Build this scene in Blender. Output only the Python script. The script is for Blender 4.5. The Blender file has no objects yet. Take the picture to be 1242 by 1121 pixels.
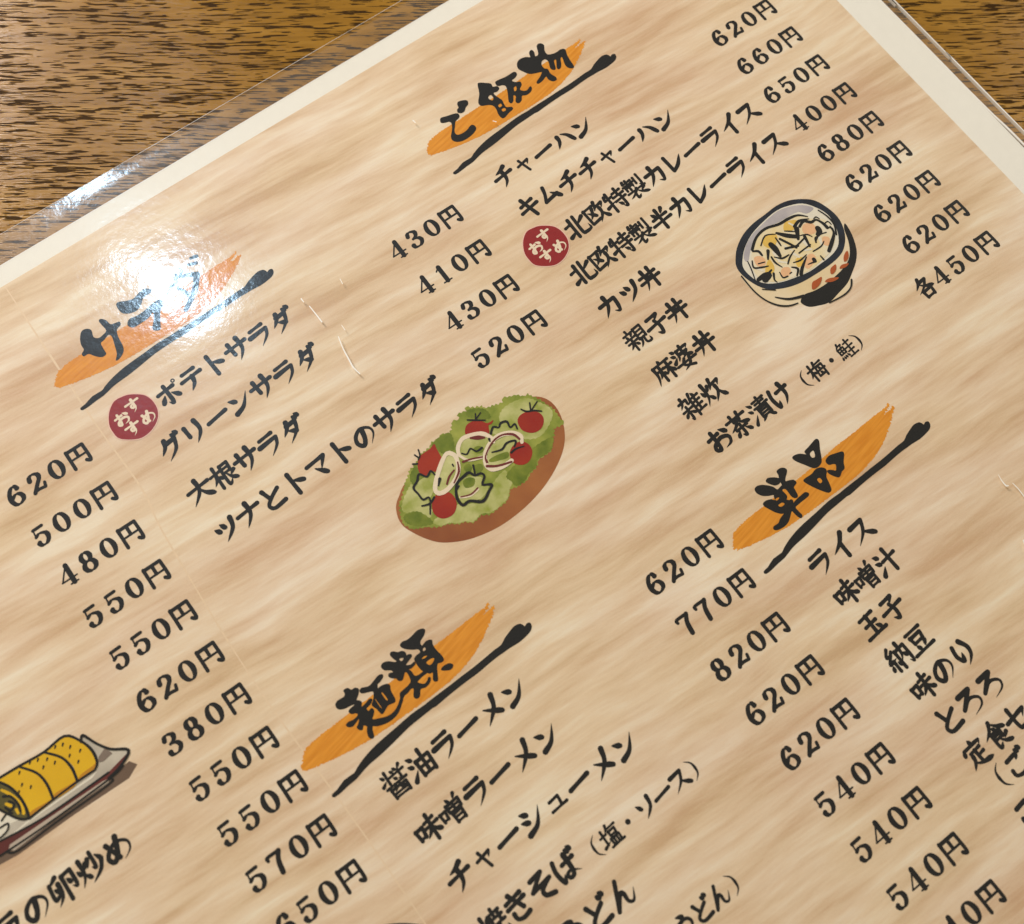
import bpy, math, random
from mathutils import Matrix, Vector, noise
from mathutils.geometry import delaunay_2d_cdt, convex_hull_2d

S = 0.001                      # everything below is written in millimetres on the menu
sc = bpy.context.scene
# ------------------------------------------------------------------ camera
CAM_AT = (-34.41, -37.81, 189.265)
CAM_ROT = [[0.803946, 0.56821, -0.175521], [-0.594066, 0.780958, -0.192849], [0.027496, 0.259311, 0.965402]]
CAM_F = 33.033
cam = bpy.data.cameras.new('camera'); co = bpy.data.objects.new('camera', cam)
sc.collection.objects.link(co); sc.camera = co
m = Matrix(CAM_ROT).to_4x4(); m.translation = Vector(CAM_AT) * S; co.matrix_world = m
cam.sensor_fit = 'HORIZONTAL'; cam.sensor_width = 36; cam.lens = CAM_F
cam.clip_start = 0.01; cam.clip_end = 20
cam.dof.use_dof = True; cam.dof.focus_distance = 0.206; cam.dof.aperture_fstop = 14
# ------------------------------------------------------------------ room light
w = bpy.data.worlds.new('World'); sc.world = w; w.use_nodes = True
w.node_tree.nodes['Background'].inputs[0].default_value = (1.0, 0.865, 0.61, 1)
w.node_tree.nodes['Background'].inputs[1].default_value = 0.315
def area(name, at, aim, size, power, col, shape='DISK'):
    l = bpy.data.lights.new(name, 'AREA'); l.shape = shape; l.size = size; l.energy = power; l.color = col
    o = bpy.data.objects.new(name, l); sc.collection.objects.link(o)
    o.location = at; o.rotation_euler = (Vector(aim) - Vector(at)).to_track_quat('-Z', 'Y').to_euler()
    return o
area('ceiling_lamp', (-0.052, 0.970, 1.50), (-0.036, 0.08, 0), 0.08, 4.8, (0.52, 0.77, 1.0))
area('room_lamp', (-0.12, 1.12, 0.60), (0.0, 0.05, 0), 0.40, 16.8, (1.0, 0.93, 0.90))
area('side_lamp', (2.05, 0.36, 1.45), (0.16, 0.01, 0), 0.16, 6, (1.0, 0.92, 0.84))
sc.view_settings.view_transform = 'Standard'; sc.view_settings.look = 'None'
sc.view_settings.exposure = 0; sc.view_settings.gamma = 1
sc.view_settings.use_curve_mapping = False
sc.cycles.transparent_max_bounces = 24

# ------------------------------------------------------------------ materials
def srgb(r, g, b):
    return tuple(((c / 255) / 12.92 if c / 255 < .04045 else ((c / 255 + .055) / 1.055) ** 2.4) for c in (r, g, b)) + (1,)
class N:
    def __init__(s, name):
        s.m = bpy.data.materials.new(name); s.m.use_nodes = True; s.t = s.m.node_tree
        s.b = s.t.nodes['Principled BSDF']; s.out = s.t.nodes['Material Output']
    def n(s, typ, props={}, **inp):
        n = s.t.nodes.new(typ)
        for k, v in props.items(): setattr(n, k, v)
        for k, v in inp.items():
            key = int(k[1:]) if k[0] == 'i' and k[1:].isdigit() else k.replace('_', ' ')
            if hasattr(v, 'links'): s.t.links.new(v, n.inputs[key])
            else: n.inputs[key].default_value = v
        return n
    def link(s, a, b): s.t.links.new(a, b)
    def pos(s, scale=(1, 1, 1), rot=0):
        g = s.n('ShaderNodeNewGeometry')
        r = s.n('ShaderNodeVectorRotate', {'rotation_type': 'Z_AXIS'}, Vector=g.outputs['Position'], Angle=rot)
        return s.n('ShaderNodeVectorMath', {'operation': 'MULTIPLY'}, i0=r.outputs[0], i1=tuple(1000 * c for c in scale)).outputs[0]
    def noise(s, vec, scale, detail=2, rough=.5, dist=0):
        return s.n('ShaderNodeTexNoise', Vector=vec, Scale=scale, Detail=detail, Roughness=rough, Distortion=dist).outputs[0]
    def ramp(s, fac, stops, interp='LINEAR'):
        r = s.n('ShaderNodeValToRGB'); r.color_ramp.interpolation = interp; s.link(fac, r.inputs[0])
        e = r.color_ramp.elements
        while len(e) < len(stops): e.new(.5)
        for el, (p, c) in zip(e, stops): el.position = p; el.color = c
        return r.outputs[0]
    def mix(s, fac, a, b, blend='MIX'):
        n = s.n('ShaderNodeMix', {'data_type': 'RGBA', 'blend_type': blend})
        for i, x in ((0, fac), (6, a), (7, b)):
            if hasattr(x, 'links'): s.link(x, n.inputs[i])
            else: n.inputs[i].default_value = x
        return n.outputs[2]
    def math(s, op, a, b=0.0, clamp=False):
        n = s.n('ShaderNodeMath', {'operation': op, 'use_clamp': clamp}, i0=a, i1=b); return n.outputs[0]
    def bump(s, h, strength, dist):
        return s.n('ShaderNodeBump', Height=h, Strength=strength, Distance=dist).outputs[0]
def g(v): return (v, v, v, 1)

def ink(name, rgb, var=.08, rough=.75):
    """printed ink: a flat colour with the fine mottle of offset print on paper"""
    k = N(name); c = srgb(*rgb)
    p = k.pos(); f = k.noise(p, .9, 4, .65)
    c2 = tuple(min(1, x * (1 + var)) for x in c[:3]) + (1,); c1 = tuple(x * (1 - var) for x in c[:3]) + (1,)
    k.link(k.ramp(f, [(.3, c1), (.7, c2)]), k.b.inputs['Base Color'])
    k.b.inputs['Roughness'].default_value = rough; k.b.inputs['Specular IOR Level'].default_value = .1
    return k.m
def ink2(name, a, b, scale, rot=0, stretch=(1, 1, 1)):
    """printed two-tone airbrush ink"""
    k = N(name); p = k.pos(stretch, rot); f = k.noise(p, scale, 3, .5)
    k.link(k.ramp(f, [(.32, srgb(*a)), (.68, srgb(*b))]), k.b.inputs['Base Color'])
    k.b.inputs['Roughness'].default_value = .75; k.b.inputs['Specular IOR Level'].default_value = .1
    return k.m

def mat_table():
    k = N('dark_grained_table_wood')
    rot = TABLE_ROT
    p = k.pos((1, 1, 1), rot)
    warp = k.noise(k.pos((.012, .05, 1), rot), 1, 2)
    pw = k.n('ShaderNodeVectorMath', {'operation': 'ADD'}, i0=p,
             i1=k.n('ShaderNodeCombineXYZ', Y=k.math('MULTIPLY', warp, 4.0)).outputs[0]).outputs[0]
    def st(sx, sy): return k.n('ShaderNodeVectorMath', {'operation': 'MULTIPLY'}, i0=pw, i1=(sx, sy, 1)).outputs[0]
    pore = k.noise(st(.21, 2.5), 1.0, 1, .45, .04)
    dens = k.noise(st(.018, .09), 1.0, 2, .5)
    thr = k.math('ADD', k.math('MULTIPLY', dens, -.14), .628)
    mask = k.n('ShaderNodeMapRange', {'interpolation_type': 'SMOOTHSTEP'}, i0=pore, i1=thr, i2=k.math('ADD', thr, .03)).outputs[0]
    tone = k.noise(st(.03, .30), 1.0, 4, .6)
    base = k.ramp(tone, [(.28, srgb(132, 93, 28)), (.5, srgb(152, 109, 37)), (.75, srgb(172, 128, 52))])
    fine = k.noise(st(.35, 3.2), 1.0, 3, .6)
    base = k.mix(.35, base, k.ramp(fine, [(.3, g(.45)), (.7, g(.62))]), 'OVERLAY')
    col = k.mix(k.math('MULTIPLY', mask, .93), base, srgb(52, 36, 20))
    k.link(col, k.b.inputs['Base Color'])
    h = k.math('ADD', k.math('MULTIPLY', mask, -1.0), k.math('MULTIPLY', fine, .35))
    k.link(k.bump(h, .9, .00025), k.b.inputs['Normal'])
    k.link(k.math('ADD', k.math('MULTIPLY', mask, .3), .21), k.b.inputs['Roughness'])
    k.link(k.math('SUBTRACT', .22, k.math('MULTIPLY', mask, .2)), k.b.inputs['Specular IOR Level'])
    return k.m

def mat_print_ground():
    k = N('printed_pale_wood_grain')
    rot = math.radians(4.0)
    p = k.pos((1, 1, 1), rot)
    wrp = k.noise(k.pos((.02, .03, 1), rot), 1, 2)
    pw = k.n('ShaderNodeVectorMath', {'operation': 'ADD'}, i0=p,
             i1=k.n('ShaderNodeCombineXYZ', Y=k.math('MULTIPLY', wrp, 5.0)).outputs[0]).outputs[0]
    def st(sx, sy): return k.n('ShaderNodeVectorMath', {'operation': 'MULTIPLY'}, i0=pw, i1=(sx, sy, 1)).outputs[0]
    broad = k.noise(st(.020, .10), 1.0, 2, .45)
    strk = k.noise(st(.040, .36), 1.0, 4, .6)
    f = k.math('ADD', k.math('MULTIPLY', broad, .50), k.math('MULTIPLY', strk, .50))
    c = k.ramp(f, [(.36, srgb(213, 181, 142)), (.46, srgb(229, 202, 166)), (.53, srgb(237, 213, 180)), (.64, srgb(247, 233, 207))])
    hue = k.noise(st(.02, .05), 1.0, 2, .5)
    c = k.mix(k.ramp(hue, [(.4, g(0)), (.62, g(.5))]), c, k.ramp(f, [(.36, srgb(215, 176, 143)), (.64, srgb(245, 225, 203))]))
    fib = k.noise(st(.12, 1.5), 1.0, 3, .6)
    c = k.mix(.55, c, k.ramp(fib, [(.3, g(.45)), (.7, g(.55))]), 'OVERLAY')
    grain = k.noise(k.pos((1, 1, 1)), 3.0, 3, .8)
    c = k.mix(.5, c, k.ramp(grain, [(.3, g(.42)), (.7, g(.58))]), 'OVERLAY')
    k.link(c, k.b.inputs['Base Color'])
    k.b.inputs['Roughness'].default_value = .8; k.b.inputs['Specular IOR Level'].default_value = .1
    return k.m

def mat_film():
    k = N('clear_gloss_laminate')
    t = k.t; t.nodes.remove(k.b)
    p = k.pos((1, 1, 1))
    peel = k.noise(p, .55, 3, .55)
    fine = k.noise(p, 2.0, 3, .6)
    h = k.math('ADD', k.math('MULTIPLY', peel, 1.0), k.math('MULTIPLY', fine, .09))
    nb = k.bump(h, 1.0, FILM_BUMP)
    big = k.noise(k.pos((.02, .03, 1)), 1, 2)
    nb2 = k.n('ShaderNodeBump', Height=big, Strength=.25, Distance=.0025, Normal=nb).outputs[0]
    gl = k.n('ShaderNodeBsdfAnisotropic', Color=(1, 1, 1, 1), Roughness=.13, Normal=nb2).outputs[0]
    gl2 = k.n('ShaderNodeBsdfAnisotropic', Color=(1, 1, 1, 1), Roughness=.34, Normal=nb2).outputs[0]
    gmix = k.n('ShaderNodeMixShader', i0=.42, i1=gl, i2=gl2).outputs[0]
    tr = k.n('ShaderNodeBsdfTransparent', Color=(.985, .98, .97, 1)).outputs[0]
    df = k.n('ShaderNodeBsdfDiffuse', Color=(.92, .92, .92, 1)).outputs[0]
    scuff = k.noise(k.pos((.05, .05, 1)), 1, 4, .6)
    body = k.n('ShaderNodeMixShader', i0=k.math('ADD', k.math('MULTIPLY', scuff, .010), .001), i1=tr, i2=df).outputs[0]
    fc = k.n('ShaderNodeLayerWeight', Blend=.5, Normal=nb2).outputs['Facing']      # same from both sides of the sheet
    fr = k.math('ADD', k.math('MULTIPLY', k.math('POWER', fc, 5.0), .95), .042)
    k.link(k.n('ShaderNodeMixShader', i0=fr, i1=body, i2=gmix).outputs[0], k.out.inputs[0])
    return k.m

def mat_margin_haze():  # margin's milky seal, with the lamp's reflected haze put in as pale diffuse
    k = N('milky_film_painted_haze'); k.t.nodes.remove(k.b)
    tr = k.n('ShaderNodeBsdfTransparent', Color=(1, 1, 1, 1)).outputs[0]
    df = k.n('ShaderNodeBsdfDiffuse', Color=(.85, .80, .74, 1)).outputs[0]
    f = k.noise(k.pos((.04, .3, 1)), 1, 4, .6)
    k.link(k.n('ShaderNodeMixShader', i0=k.math('MULTIPLY', f, .10), i1=tr, i2=df).outputs[0], k.out.inputs[0])
    return k.m
def mat_plain(name, rgb, rough=.6, spec=.3, bumpy=0):
    k = N(name); p = k.pos(); f = k.noise(p, .4, 4, .6); c = srgb(*rgb)
    k.link(k.ramp(f, [(.3, tuple(x * .97 for x in c[:3]) + (1,)), (.7, c)]), k.b.inputs['Base Color'])
    k.b.inputs['Roughness'].default_value = rough; k.b.inputs['Specular IOR Level'].default_value = spec
    return k.m
TABLE_ROT = math.radians(35.2)
FILM_BUMP = 0.000032
M = dict(
    table=mat_table(), ground=mat_print_ground(), film=mat_film(), margin_haze=mat_margin_haze(),
    paper=mat_plain('cream_white_paper', (246, 242, 230), .8, .1),
    edge=mat_plain('frosted_cut_film_edge', (250, 246, 238), .35, .5),
    ink=ink('black_ink', (18, 19, 22), .1), red=ink('deep_red_ink', (150, 34, 38), .06), redline=ink('pale_red_ink', (240, 200, 180), .03),
    cream=ink('cream_ink', (240, 222, 194), .04), orange=ink2('orange_brush_ink', (219, 138, 30), (237, 160, 50), 1.0, -.2, (.14, 1.6, 1)),
    plate=ink2('brown_bowl_ink', (142, 78, 44), (172, 108, 58), .07), green=ink2('lettuce_green_ink', (112, 130, 34), (170, 174, 78), .22),
    pale=ink2('pale_lettuce_ink', (150, 160, 60), (212, 208, 146), .24), deep=ink2('deep_lettuce_ink', (92, 112, 24), (134, 144, 48), .3),
    tomato=ink2('tomato_red_ink', (150, 28, 20), (170, 52, 24), .08), brown=ink('maroon_line_ink', (112, 40, 38), .05),
    navy=ink2('navy_bowl_ink', (20, 26, 36), (31, 42, 58), .3), body=ink2('bowl_cream_ink', (232, 206, 156), (240, 222, 190), .12),
    grey=ink2('bowl_grey_ink', (158, 152, 160), (196, 188, 186), .12), food=ink2('rice_cream_ink', (240, 228, 202), (238, 214, 152), .22),
    peach=ink('peach_ink', (238, 188, 142), .05), yellow=ink('egg_yellow_ink', (232, 192, 92), .06), rust=ink('rust_leaf_ink', (178, 86, 38), .06),
    white=ink('off_white_ink', (234, 226, 206), .03),
    dshadow=ink('grey_brown_ink', (112, 90, 74), .05), dish=ink2('dish_grey_ink', (176, 166, 150), (206, 196, 178), .1), maroon=ink2('maroon_ink', (112, 46, 42), (92, 40, 38), .1),
    foot=ink('dish_foot_ink', (190, 174, 156), .04), egg=ink2('omelette_yellow_ink', (222, 174, 24), (236, 190, 30), .1), eggd=ink('omelette_brown_ink', (196, 136, 30), .05),
    eggend=ink('omelette_end_ink', (92, 84, 44), .08), mark=ink('dish_mark_ink', (132, 116, 104), .05),
    scratch=mat_plain('white_crease_glint', (255, 250, 240), .4, .6), fold=ink('pale_fold_line', (236, 210, 176), .05),
)

# ------------------------------------------------------------------ building helpers
def tag(o, label=None, cat=None, group=None, kind=None):
    for k, v in (('label', label), ('category', cat), ('group', group), ('kind', kind)):
        if v: o[k] = v
    return o
def mesh_obj(name, verts, faces, mat, parent=None):
    me = bpy.data.meshes.new(name); me.from_pydata(verts, [], faces); me.update()
    me.materials.append(mat)
    o = bpy.data.objects.new(name, me); sc.collection.objects.link(o)
    if parent: o.parent = parent
    return o
LAYER = 0.012
def nums(s):
    v = [float(x) for x in s.split()]; return v
def pts2(s): v = nums(s); return list(zip(v[::2], v[1::2]))
def pts3(s): v = nums(s); return list(zip(v[::3], v[1::3], v[2::3]))
def catmull(pts, closed=False, sub=5):
    n = len(pts); out = []
    if n == 2 and not closed:
        return [tuple(a + (b - a) * i / 4 for a, b in zip(*pts)) for i in range(5)]
    for i in range(n if closed else n - 1):
        p0, p1, p2, p3 = (pts[(i + k) % n] if closed else pts[min(max(i + k, 0), n - 1)] for k in (-1, 0, 1, 2))
        for j in range(sub):
            t = j / sub
            out.append(tuple(.5 * (2 * b + (c - a) * t + (2 * a - 5 * b + 4 * c - d) * t * t + (3 * b - a - 3 * c + d) * t ** 3)
                             for a, b, c, d in zip(p0, p1, p2, p3)))
    if not closed: out.append(tuple(pts[-1]))
    return out
def disc(x, y, r, n=10): return [(x + r * math.cos(2 * math.pi * i / n), y + r * math.sin(2 * math.pi * i / n)) for i in range(n)]
def hull(ps):
    h = [ps[i] for i in convex_hull_2d(ps)]
    return h
def swept(path):
    """polygons covering a brush path of (x, y, width)"""
    out = []
    for (x0, y0, w0), (x1, y1, w1) in zip(path, path[1:]):
        if abs(x0 - x1) + abs(y0 - y1) < 1e-6: continue
        out.append(hull(disc(x0, y0, max(w0, .02) / 2, 8) + disc(x1, y1, max(w1, .02) / 2, 8)))
    return out
def union(polys, holes=()):
    """one flat, non-overlapping triangulation of the union of polygons, holes cut out"""
    vs, fs = [], []
    for p in list(polys) + list(holes):
        if sum(a[0] * c[1] - c[0] * a[1] for a, c in zip(p, list(p[1:]) + [p[0]])) < 0: p = list(p)[::-1]
        b = len(vs); vs += [Vector(q[:2]) for q in p]; fs.append(list(range(b, len(vs))))
    nh = len(polys)
    r = delaunay_2d_cdt(vs, [], fs, 0, 1e-6)
    V, F, of = r[0], r[2], r[5]
    keep = [f for f, o in zip(F, of) if o and all(i < nh for i in o)]
    used = sorted({i for f in keep for i in f}); ix = {a: b for b, a in enumerate(used)}
    return [tuple(V[i]) for i in used], [[ix[i] for i in f] for f in keep]
def ccw(f, V):
    a, b, c = (V[i] for i in f[:3]); return (b[0] - a[0]) * (c[1] - a[1]) - (b[1] - a[1]) * (c[0] - a[0]) > 0
def flat_obj(name, polys, mat, parent, layer, holes=()):
    V, F = union(polys, holes)
    F = [f if ccw(f, V) else f[::-1] for f in F]
    return mesh_obj(name, [(x * S, y * S, layer * LAYER * S) for x, y in V], F, mat, parent)

# ------------------------------------------------------------------ lettering
GLYPHS = r'''
チ|p 74 8 52 20 24 27|h 8 50 92 40|p 53 22 56 50 50 74 28 98
ヤ|k 8 42 86 26 86 26 70 54|v 34 8 60 96
ー|u 8 57 92 43
ハ|p 32 30 30 54 8 84|d 54 26 76 44 94 78
ン|d 12 24 36 40|r 16 88 56 70 92 22
キ|h 20 34 80 22|h 8 62 92 48|v 38 6 62 96
ム|u 44 10 36 40 18 76 18 76 82 64|d 60 46 92 82
カ|k 10 38 84 32 84 32 82 64 74 92 56 82|p 46 8 44 50 10 94
レ|k 24 10 28 86 28 86 62 68 94 32
ラ|h 22 18 78 12|p 10 44 86 36 86 36 74 66 36 98
イ|p 82 6 54 38 10 62|v 56 38 56 96
ス|p 16 22 76 16 76 16 54 58 8 94|d 52 54 94 86
ツ|d 14 30 28 48|d 40 22 52 42|p 86 18 76 58 32 96
ポ|h 8 38 78 30|k 44 14 48 92 32 84|d 30 54 12 80|d 60 54 84 78|O 88 14 9
テ|h 22 18 76 14|h 6 46 94 38|p 54 42 50 70 26 97
ト|v 36 6 42 96|d 42 38 82 58
サ|h 4 38 96 30|v 26 12 32 66|p 68 4 70 56 40 98
ダ|p 42 12 34 36 8 62|p 36 28 76 24 76 24 62 62 18 98|d 34 48 62 64|d 74 4 84 16|d 88 -2 97 11
グ|p 40 14 32 40 8 66|p 38 30 80 26 80 26 66 66 22 100|d 74 4 84 16|d 88 -2 97 11
リ|v 24 16 28 60|p 72 8 76 55 42 97
ナ|h 4 40 96 32|p 54 6 54 52 18 97
マ|q 8 28 88 20 88 20 54 66|d 34 50 68 86
の|p 56 26 48 62 30 84 13 64 22 36 52 18 84 32 88 60 60 94
と|v 26 8 40 48|u 84 26 46 48 22 70 36 90 88 84
お|h 8 34 58 27|k 34 10 35 60 30 88 14 80 22 62 58 48 88 60 82 84 54 93|d 70 16 93 36
け|k 20 14 13 50 22 92 36 68|h 42 36 95 30|p 72 8 76 60 52 98
す|h 4 28 96 23|p 56 6 57 44 54 63 38 63 36 47 54 43 62 62 54 82 34 98
め|v 22 20 46 80|p 62 10 46 62 24 84 10 64 30 38 62 28 91 46 88 74 58 95
り|k 26 12 20 48 34 74 46 46|p 62 8 78 40 72 70 42 98
ろ|p 22 14 76 11 76 11 14 62 14 62 56 40 90 56 82 82 38 97
こ|k 22 22 72 18 62 36|u 20 60 22 82 50 90 86 80
ご|k 20 24 68 20 58 38|u 18 62 20 84 50 92 84 82|d 74 4 84 16|d 88 -2 97 11
そ|u 24 16 74 9 74 9 12 52 12 52 90 42 90 42 48 62 48 84 80 94
ば|k 18 14 11 50 20 92 34 70|h 42 40 90 34|p 66 14 67 60 62 86 46 90 41 77 60 70 94 90|d 76 2 85 13|d 89 -3 97 9
ど|v 24 16 40 52|u 78 32 44 52 20 74 36 93 86 87|d 74 4 84 15|d 88 -2 97 10
ん|q 52 6 28 54 8 94 8 94 40 52 55 54 56 84 74 92 96 58
う|d 34 6 62 18|p 14 44 60 31 85 48 77 76 42 99
き|h 18 26 82 17|h 14 45 88 35|v 40 6 68 64|u 26 66 28 86 50 94 78 88
シ|d 18 14 40 28|d 10 42 34 54|r 14 92 58 74 94 22
ユ|u 16 32 72 26 72 26 66 74|h 4 80 98 74
メ|p 78 6 62 50 12 96|d 24 36 82 76
ソ|d 16 22 32 46|p 84 12 76 56 32 96
セ|q 4 48 90 34 90 34 70 60|u 34 8 36 78 52 88 90 83
（|a 86 0 60 26 60 74 86 100
）|a 14 0 40 26 40 74 14 100
・|D 50 50 13
味|v 8 34 13 72|v 8 36 36 32 36 32 33 68|h 13 68 34 65|h 48 28 86 21|h 40 47 95 40|v 67 4 67 97|p 65 48 54 65 36 80|n 69 47 80 64 99 77
噌|v 4 38 8 70|v 4 40 27 37 27 37 25 66|h 8 67 25 64|d 46 6 53 19|p 84 2 74 18|v 37 26 40 54|v 37 28 90 23 90 23 88 52|v 63 26 63 52|h 40 40 87 37|h 40 54 87 51|v 45 62 48 96|v 45 64 82 60 82 60 81 94|h 48 77 80 75|h 48 93 80 91
汁|d 12 12 27 24|d 5 38 22 49|r 8 94 32 64|h 35 47 97 38|v 64 6 67 98
玉|h 18 18 82 11|h 24 49 76 44|v 50 14 50 88|h 5 92 95 85|d 64 60 78 74
子|q 22 16 74 11 74 11 50 36|k 50 34 59 62 53 94 34 82|h 4 56 96 44
納|u 30 4 12 28 28 32|q 40 20 8 56 42 50|v 26 54 26 96|d 12 66 6 82|d 38 64 46 78|v 50 28 52 97|k 50 30 95 24 95 24 95 93 82 83|p 71 4 71 44 56 72|d 72 44 86 63
豆|h 16 11 86 7|v 26 28 31 54|v 26 30 76 26 76 26 71 52|h 31 54 71 51|d 30 63 38 78|p 70 61 60 80|h 3 92 97 85
定|d 49 0 52 14|d 14 20 8 38|q 14 23 88 18 88 18 78 36|h 29 43 74 38|v 50 40 52 84|h 52 62 78 58|p 30 54 26 72 4 97|n 22 74 50 90 99 93
食|p 50 0 34 26 1 48|n 50 5 70 26 100 43|d 48 22 54 33|v 30 41 70 37 70 37 68 65|h 32 52 67 50|h 32 65 67 62|k 30 39 32 93 52 80|p 87 60 68 75|n 48 64 68 85 97 94
油|d 12 10 27 23|d 5 37 20 48|r 6 96 31 64|v 39 36 43 95|v 39 38 93 34 93 34 91 95|h 43 63 90 61|h 44 92 90 90|v 66 4 67 90
醤|d 9 6 18 18|r 4 42 24 29|v 30 0 30 47|d 48 7 56 15|d 63 3 69 12|p 90 2 78 15|h 39 26 97 22|k 77 17 77 49 66 44|d 49 34 58 42|h 9 57 93 52|v 20 66 23 100|v 20 68 83 65 83 65 82 99|p 42 56 42 68 32 79|v 59 56 60 74 72 76|h 26 85 78 83|h 24 97 80 96
塩|h 3 36 36 32|v 20 10 20 76|r 1 82 38 68|p 53 0 46 16 35 29|h 48 17 95 13|v 50 30 52 51|v 50 31 84 28 84 28 82 50|h 52 50 82 48|v 43 62 46 92|v 43 63 88 60 88 60 86 92|v 58 62 58 90|v 73 62 73 90|h 30 95 100 91
焼|d 6 34 14 51|p 42 25 32 45|p 24 6 24 60 2 95|d 26 60 38 78|h 47 18 95 15|v 70 2 70 29|h 41 37 98 33|v 54 25 54 47|v 87 23 87 47|h 41 57 100 53|p 58 58 54 80 37 97|k 74 56 74 90 98 90 98 74
大|h 5 39 95 30|p 50 3 49 50 4 97|n 50 40 68 69 100 92
根|h 2 33 46 28|v 26 3 26 97|p 26 36 18 57 2 75|d 28 44 44 60|v 52 13 86 9 86 9 84 46|h 54 29 84 27|h 54 47 84 44|k 52 11 54 94 74 80|p 95 51 76 65|n 62 48 76 73 100 90
北|h 5 34 34 29|r 2 84 38 68|v 34 7 34 97|p 94 23 60 46|k 60 4 58 84 70 94 98 90 98 68
欧|h 4 16 52 11|p 44 23 34 47 15 66|d 18 32 46 60|u 7 13 10 87 10 87 54 80|p 67 1 60 24 50 40|q 60 25 97 18 97 18 86 40|p 75 36 73 62 46 97|n 75 52 83 75 100 95
特|p 14 11 4 35|h 10 30 44 26|v 26 2 26 98|r 1 66 46 52|h 53 18 93 14|v 73 0 73 35|h 46 37 100 33|h 46 57 100 52|k 81 42 81 96 65 87|d 55 66 67 80
製|p 15 0 6 15|h 11 12 52 8|h 4 24 56 20|v 30 0 30 51|v 13 32 13 48|k 13 34 50 31 50 31 49 47|v 67 7 67 37|k 88 0 88 50 76 45|d 49 50 52 57|h 5 63 95 58|p 46 62 30 77 4 88|k 36 74 36 98 54 88|p 85 65 66 77|n 50 62 66 81 99 96
半|d 24 12 35 29|p 79 7 64 29|h 16 41 87 36|h 3 66 97 58|v 51 3 51 98
丼|h 10 35 90 30|h 3 60 97 54|p 34 8 35 60 14 97|v 67 5 67 97|d 45 39 55 51
親|v 26 2 28 14|h 7 20 48 16|d 15 24 20 35|p 42 21 34 35|h 2 43 52 38|h 5 59 50 55|v 28 42 28 97|p 26 60 18 73 4 84|d 32 62 46 76|v 58 11 58 63|v 58 12 93 9 93 9 92 61|h 60 29 90 26|h 60 45 90 42|h 60 62 90 59|p 66 62 62 80 46 97|k 79 60 79 88 100 90 100 73
麻|d 51 0 54 12|h 15 20 95 14|p 18 20 18 60 1 97|h 25 43 58 39|v 42 27 42 93|p 40 44 34 61 22 74|d 44 50 55 64|h 60 41 98 37|v 79 25 79 95|p 77 42 68 59 57 73|n 81 42 87 59 100 75
婆|d 11 2 23 12|d 4 21 18 30|r 4 57 27 36|q 35 14 91 9 91 9 80 23|p 37 14 36 38 24 58|v 60 0 60 30|p 44 32 79 29 79 29 62 46 39 58|n 50 34 66 46 96 56|u 46 56 32 79 74 99|p 69 59 58 84 22 100|h 3 74 97 68
雑|p 24 0 22 22 4 42|k 6 19 44 14 44 14 42 35 54 32|h 2 57 50 52|k 26 40 26 97 17 90|d 24 60 5 80|d 30 62 48 78|p 65 1 56 26 46 40|v 58 24 58 98|d 75 4 81 17|h 58 25 99 20|h 60 43 95 39|h 60 62 95 58|h 58 84 100 79|v 77 22 77 81
炊|d 6 30 14 49|p 44 21 34 43|p 24 3 24 56 2 95|d 26 56 42 78|p 65 1 58 24 46 42|q 58 25 97 18 97 18 86 40|p 73 36 71 62 42 97|n 73 52 83 77 100 95
茶|h 5 21 95 16|v 33 2 36 33|v 68 0 63 31|p 50 28 34 49 3 63|n 50 30 68 47 99 58|h 24 66 76 62|k 50 48 50 98 36 89|d 34 72 18 91|d 64 71 83 89
漬|d 12 8 27 22|d 4 33 18 44|r 4 96 29 62|h 39 13 95 9|h 45 25 89 21|h 33 39 100 34|v 67 0 67 37|v 45 46 45 83|v 45 47 89 44 89 44 89 82|h 48 58 86 56|h 48 70 86 68|h 48 82 86 80|p 55 84 34 100|d 74 83 95 98
梅|h 2 33 42 28|v 24 3 24 97|p 24 36 16 57 2 73|d 26 44 40 58|p 57 1 50 18 40 30|h 53 16 97 11|u 54 30 47 82 47 82 90 79|v 54 31 93 28 93 28 89 97|h 40 57 100 52|d 66 36 73 47|d 64 62 71 73
鮭|p 24 0 18 14 4 28|q 20 13 43 10 43 10 30 27|v 9 30 11 62|v 9 31 46 28 46 28 45 61|h 12 46 44 44|v 28 30 28 60|h 12 62 44 60|d 9 73 4 88|d 18 74 20 86|d 29 72 33 84|d 41 70 50 84|h 57 18 95 14|v 75 1 75 46|h 51 45 100 40|h 57 67 95 63|v 75 50 75 94|h 49 95 102 91
卵|p 40 3 26 13 10 19|k 12 17 11 72 40 54|p 40 28 38 70 12 99|d 22 38 31 51|k 60 14 95 9 95 9 95 69 80 61|v 60 13 60 99|d 73 30 81 47
炒|d 6 34 14 51|p 42 25 32 45|p 24 6 24 58 2 95|d 26 58 40 77|k 69 1 69 57 57 49|p 54 18 42 46|d 82 18 97 42|p 95 45 78 74 38 99
各|p 43 0 30 24 5 43|p 38 18 77 14 77 14 50 45 5 67|n 36 28 60 47 99 60|v 27 64 31 98|v 27 66 76 62 76 62 72 97|h 31 97 72 94
'''
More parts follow.
